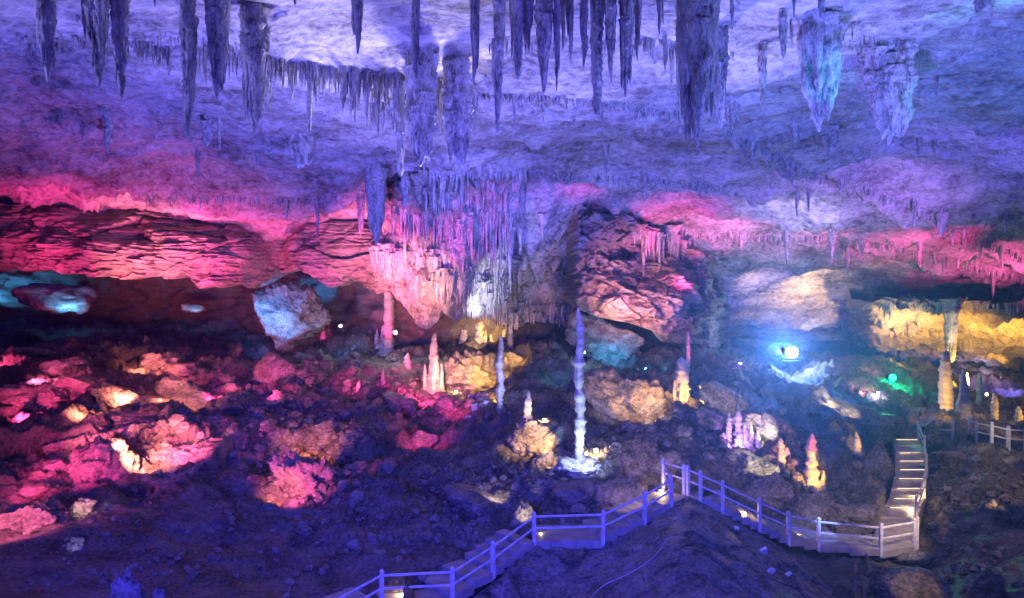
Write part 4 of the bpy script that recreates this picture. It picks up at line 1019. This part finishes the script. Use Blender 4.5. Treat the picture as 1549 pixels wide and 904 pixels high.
# ------------------------------------------------------------------ small things
def board(px, py, w, h, label, rot, name="pale_slab", Y=None):
    p = hit(px, py)[0] if Y is None else P(px, py, Y); y = p.y
    e = link(name, None, None) if False else None
    s = soften(box_mesh(name, [(x * w / F * y / 2, yy * 0.06, z * h / F * y / 2) for z in (-1, 1) for x, yy in ((-1, -1), (1, -1), (1, 1), (-1, 1))]), 0.012)
    o = link(name, s, M_WHITE, None, p + Vector((0, -0.12, 0.05))); o.rotation_euler = (0.5, rot, 0.2)
    return tag(o, label, "stone piece")
board(1129, 788, 11, 18, "pale flat slab lying below the descending fence", -.6)
board(1112, 799, 8, 4, "thin white chip under the descending fence", .1)
board(1153, 835, 11, 17, "white oblong slab on the dark ridge", -.4)
board(1164, 864, 8, 12, "white triangular chip lowest on the dark ridge", .3)
board(1182, 806, 9, 7, "small white chip by the fence post", -.3)
board(1190, 868, 11, 3, "dim thin chip low on the right of the ridge", -.3)
board(1486, 862, 10, 4, "small white chip on the bare slope at lower right", .1)
for k, (px, py, w, h, rot, lab) in enumerate([(711, 604, 8, 13, .2, "pale violet block standing in the rubble right of the red blocks"), (723, 600, 6, 14, .6, "pale slanting block beside the standing one in the rubble"), (735, 612, 8, 12, .1, "grey-violet block at the right of the rubble"), (700, 594, 7, 7, .3, "small lilac cube of stone in the rubble"), (709, 631, 8, 4, .0, "white flat chip below the rubble blocks"), (718, 617, 9, 12, -.2, "dim violet block in the middle of the rubble")]):
    board(px, py, w, h, lab, rot, "stone_block_piece", None)
# cable across the ridge
cu = bpy.data.curves.new("cable", 'CURVE'); cu.dimensions = '3D'; cu.bevel_depth = 0.022; cu.bevel_resolution = 2
sp = cu.splines.new('NURBS'); cp = [(1012, 812), (995, 838), (970, 858), (945, 872), (915, 884), (895, 900), (880, 925)]
sp.points.add(len(cp) - 1); sp.use_endpoint_u = True; sp.order_u = 3
for q, (px, py) in zip(sp.points, cp):
    h = hit(px, py)[0]; q.co = (*(h + Vector((0, -0.12, 0.08))), 1)
cb = bpy.data.objects.new("cable", cu); COL.objects.link(cb); cu.materials.append(M_CABLE)
bpy.context.view_layer.update()
cbm = bpy.data.meshes.new_from_object(cb.evaluated_get(bpy.context.evaluated_depsgraph_get())); cbm.name = "cable"
bpy.data.objects.remove(cb); tag(link("cable", cbm, M_CABLE), "thin pale cable snaking down the dark ridge below the walkway", "cable")
# dark gnarled stump at the head of the stairs
p = P(1408, 662, 38.5)
e = empty("gnarled_stump", p, "dark gnarled dripstone stump with a bent snout beside the head of the stairs", "stalagmite")
co, f = spike(1.15, 0.30, nxt(), up=True, nr=30, ns=16, blunt=0.6, power=0.4, bulge=0.5, flute=0.4); link("trunk_of_stone", mesh_np("trunk_of_stone", co, f), M_ROCK, e, (0, 0, -0.2))
co, f = spike(0.85, 0.17, nxt(), up=True, nr=20, ns=12, blunt=0.4, bulge=0.4); o = link("bent_snout", mesh_np("bent_snout", co, f), M_ROCK, e, (-0.35, 0, 0.45)); o.rotation_euler = (0, 0.85, 0)

# ------------------------------------------------------------------ beams on the ground features
bpy.context.view_layer.update()
DG = bpy.context.evaluated_depsgraph_get()
def hit(px, py):
    d = Vector(((px - CX) / F, 1.0, (CY - py) / F)).normalized()
    ok, loc, n = scene.ray_cast(DG, Vector((0, 0, 0)), d)[:3]
    return loc, n
def wash(px, py, rpx, col, bright, off, blend=0.7, size=0.1):
    T = hit(px, py)[0]; o = Vector(off)
    for _ in range(4):                                 # keep the lamp in open air
        ok, q = scene.ray_cast(DG, T + o * 0.999, -o.normalized())[:2]
        back = (q - (T + o)).length if ok else 99
        ok2, q2 = scene.ray_cast(DG, T + Vector((0, -0.08, 0.0)) + o.normalized() * 0.06, o.normalized())[:2]
        if not ok2 or (q2 - T).length > o.length: break
        o = Vector((o.x * 0.8, o.y, o.z * 0.8 + 0.25 * o.length))
    d = o.length
    return lamp(T + o, T, col, bright * 80 * d * d, 2 * math.atan(rpx / F * T.y / d), blend, size)
# left slope, red
def graze(px, py, rpx, col, bright, dx, dist, lift=0.45):
    lift = 0.9; dist += 1.0; bright *= 1.9
    T = hit(px, py)[0]
    q = scene.ray_cast(DG, Vector((T.x + dx, T.y - dist, T.z + 2.5)), Vector((0, 0, -1)))
    p = q[1] + Vector((0, 0, lift)); d = (T - p).length
    return lamp(p, T + Vector((0, 0, 0.3)), col, bright * 80 * d * d, min(2.2, 2 * math.atan(rpx / F * T.y / d)), 0.8, 0.08)
OR_, MG = (1, .26, .16), (1, .06, .26)
for a_ in [(235,685,130,OR_,2.2,.2,1.6,.7), (190,660,130,(1,.16,.25),1.5,-.6,2.6,.7), (295,655,110,(1,.10,.30),1.6,.8,2.6,.7), (160,690,90,MG,1.0,-.4,2,.6), (240,640,110,OR_,.9,.3,3.2,1.0),
 (215,590,120,OR_,1.0,.5,2.6,.6), (290,590,110,OR_,.8,-.3,2.6,.6), (150,620,120,OR_,.8,.8,2.2,.6), (70,590,110,MG,1.2,.8,2.6,.6), (110,565,90,(1,.12,.35),1.1,-.6,2.6,.6), (235,545,80,OR_,1.2,.4,2.6,.5), (275,560,70,(1,.12,.3),.9,.3,2.4,.5), (40,530,90,MG,.8,-.3,2.5,.5),
 (40,770,110,(1,.16,.30),1.5,.6,1.8,.5), (60,730,70,MG,1.1,.6,1.8,.5), (85,703,60,MG,1.1,.3,1.8,.5), (455,720,90,(1,.12,.30),1.4,.2,2.2,.6), (470,680,70,OR_,1.2,.2,2.0,.6), (430,755,50,OR_,1.0,.2,1.4,.4),
 (640,665,50,MG,.9,.2,2,.5), (340,590,50,MG,.8,.2,2,.4), (640,605,90,MG,1.2,-.3,2.4,.5), (690,610,50,MG,.6,.2,2,.5), (430,555,80,MG,.45,.3,2.5,.5), (540,580,50,MG,.4,.3,2,.5)]:
    graze(*a_)
for px, py, rp, c, b, off in [
 (1130,590,90,(.05,.2,1),.8,(1,-3,1)), (1200,570,110,(.05,.22,1),1.1,(0,-3,1)), (1260,590,90,(.05,.2,1),.8,(-1,-3,1)), (1230,640,90,(.06,.15,1),.25,(0,-3,1)),
 (126,768,16,(1,.62,.35),1.3,(.5,-1.2,-.3)), (114,822,12,LILAC,.8,(.4,-1,.1)),
 (657,560,40,(1,.38,.12),1.8,(.6,-2.5,-1)), (617,545,14,RED,.7,(.4,-2,-.3)), (580,570,18,RED,.6,(.4,-2,-.3)), (543,590,14,RED,.5,(.4,-2,-.3)), (489,502,12,RED,.6,(.3,-2,-.3)), (587,480,40,RED,1.0,(-1,-2.5,-1.5)), (600,420,60,PINK,1.0,(0,-4,-3)),
 (430,455,90,(0,.28,1),1.5,(-1.0,-4,-1.5)), (410,470,50,(0,.32,1),1.2,(-1.0,-2.5,-1.0)), (400,430,40,(.01,.34,1),.8,(-2,-2,0)), (475,425,60,(.01,.34,1),.9,(1,-2,-1.5)), (430,488,30,(.04,.36,1),1.2,(0,-2,-1.2)), (105,450,50,CYAN,1.8,(1,-2,-.8)), (15,440,30,CYAN,1.6,(0,-2,-.8)), (292,464,18,CYAN,1.6,(.6,-1.6,-.2)),
 (718,500,34,(1,.6,.3),.9,(.6,-3,-1)), (745,498,24,YELLOW,2.0,(.4,-2.2,-.8)), (692,560,44,(1,.6,.36),1.3,(-1,-3,.2)), (725,575,46,YELLOW,1.7,(.5,-2.5,-.6)), (745,600,24,YELLOW,2.0,(.4,-1.5,0)), (777,540,26,YELLOW,1.8,(.6,-2,0)), (806,662,40,YELLOW,2.6,(.9,-2.2,.2)), (800,622,22,WARM,.9,(.5,-2.2,-.3)), (825,692,20,YELLOW,2.2,(.4,-1.5,.2)), (842,655,16,CYAN,.6,(.4,-2,.2)),
 (978,595,48,(1,.50,.10),2.0,(.8,-3.5,-1)), (925,590,60,(1,.7,.5),.35,(-1,-5,1)), (1032,585,30,YELLOW,2.0,(.6,-2.5,-.8)), (1040,605,24,YELLOW,.9,(.6,-1.8,0)), (1041,525,20,PINK,.8,(.4,-2.5,-.4)),
 (1110,600,56,(1,.72,.5),.55,(-1.5,-4,1)), (1120,660,34,PURPLE,2.4,(-.8,-2.2,0)), (1142,650,34,(1,.85,.6),1.8,(1,-2.5,-.2)), (1120,676,14,LILAC,1.8,(0,-1.2,.3)), (1150,698,34,(1,.85,.55),1.6,(.6,-2,0)), (1182,680,18,(1,.38,.12),1.2,(.4,-1.8,0)), (1196,695,12,(1,.2,.4),.9,(.4,-1.2,.1)),
 (1227,715,28,YELLOW,2.8,(.4,-2,-.3)), (1226,672,18,(1,.22,.16),1.2,(.3,-2,.2)), (1240,600,24,(1,.85,.55),.9,(.5,-3,-.6)), (1270,612,34,(1,.75,.45),.8,(.8,-3,-.4)), (1295,668,16,YELLOW,1.1,(.4,-1.6,0)),
 (1310,560,26,RED,1.2,(-.6,-2.5,-.4)), (1300,580,30,WARM,.6,(0,-3,0)), (1432,590,40,YELLOW,1.3,(-1.6,-2,-1.5)), (1505,615,26,YELLOW,.9,(.5,-2,-.6)), (1541,628,16,YELLOW,1.0,(.4,-1.6,-.4)), (1420,632,20,YELLOW,.7,(.4,-2,.2)), (1495,650,50,WARM,.35,(0,-3,1)), (1500,585,50,(.16,.14,1),1.4,(0,-4,1)), (1485,562,30,(.5,.45,1),1.4,(0,-3,-1)),
 (1440,500,24,(1,.8,.5),.9,(.5,-3,-1.2)), (1385,885,40,(1,.62,.3),.35,(.6,-2.5,.3)), (1505,760,10,WARM,1.2,(.3,-1,.1)), (1480,720,140,WARM,.2,(4,-5,4)), (1290,790,90,WARM,.10,(2,-4,3)), (1000,690,80,WARM,.28,(-2,-3,1.5)), (950,740,50,WARM,.35,(-.5,-2,.6)), (1165,730,40,WARM,.15,(.5,-3,1)),
 (795,772,18,(1,.78,.42),1.6,(.3,-1.2,-.2)), (735,740,50,(1,.75,.5),.28,(1,-2,-.3)), (877,695,60,(.50,.66,1),1.5,(.2,-1.6,.9)), (877,628,62,(.50,.66,1),1.5,(.3,-3,-2)), (757,565,60,(.45,.5,1),.9,(.5,-3,-1)), (840,560,60,CYAN,.3,(0,-3,-1)), (930,520,50,CYAN,1.3,(1,-3,-1)),
 (1100,545,30,PURPLE,.5,(0,-3,0)), (1365,800,40,WARM,.25,(0,-1.5,2)), (1230,808,40,(.2,.3,1),.5,(0,-2,2)), (1300,805,110,(1,.75,.55),.16,(1,-4,2)), (1500,668,60,(1,.75,.5),.25,(0,-3,1.5)), (1480,560,60,YELLOW,.5,(0,-4,1)), (1500,840,120,(1,.6,.4),.12,(2,-4,2)), (735,540,70,YELLOW,.7,(.5,-4,0)), (660,560,60,(1,.4,.25),.5,(-1,-3,0))]:
    wash(px, py, rp * 1.1, c, b * 1.25, off, 0.45, 0.08)
# ------------------------------------------------------------------ damp air that carries the coloured light
hz = bpy.data.materials.new("cave_haze"); hz.use_nodes = True
nt = hz.node_tree; nt.nodes.remove(nt.nodes["Principled BSDF"])
pv = nt.nodes.new("ShaderNodeVolumePrincipled"); pv.inputs["Color"].default_value = (0.86, 0.86, 0.9, 1); pv.inputs["Density"].default_value = 0.0008; pv.inputs["Anisotropy"].default_value = 0.75
nt.links.new(pv.outputs[0], nt.nodes["Material Output"].inputs["Volume"])
me = box_mesh("haze", [(x, y, z) for z in (-24, 42) for x, y in ((-190, -25), (190, -25), (190, 175), (-190, 175))])
tag(link("haze", me, hz), kind="stuff")
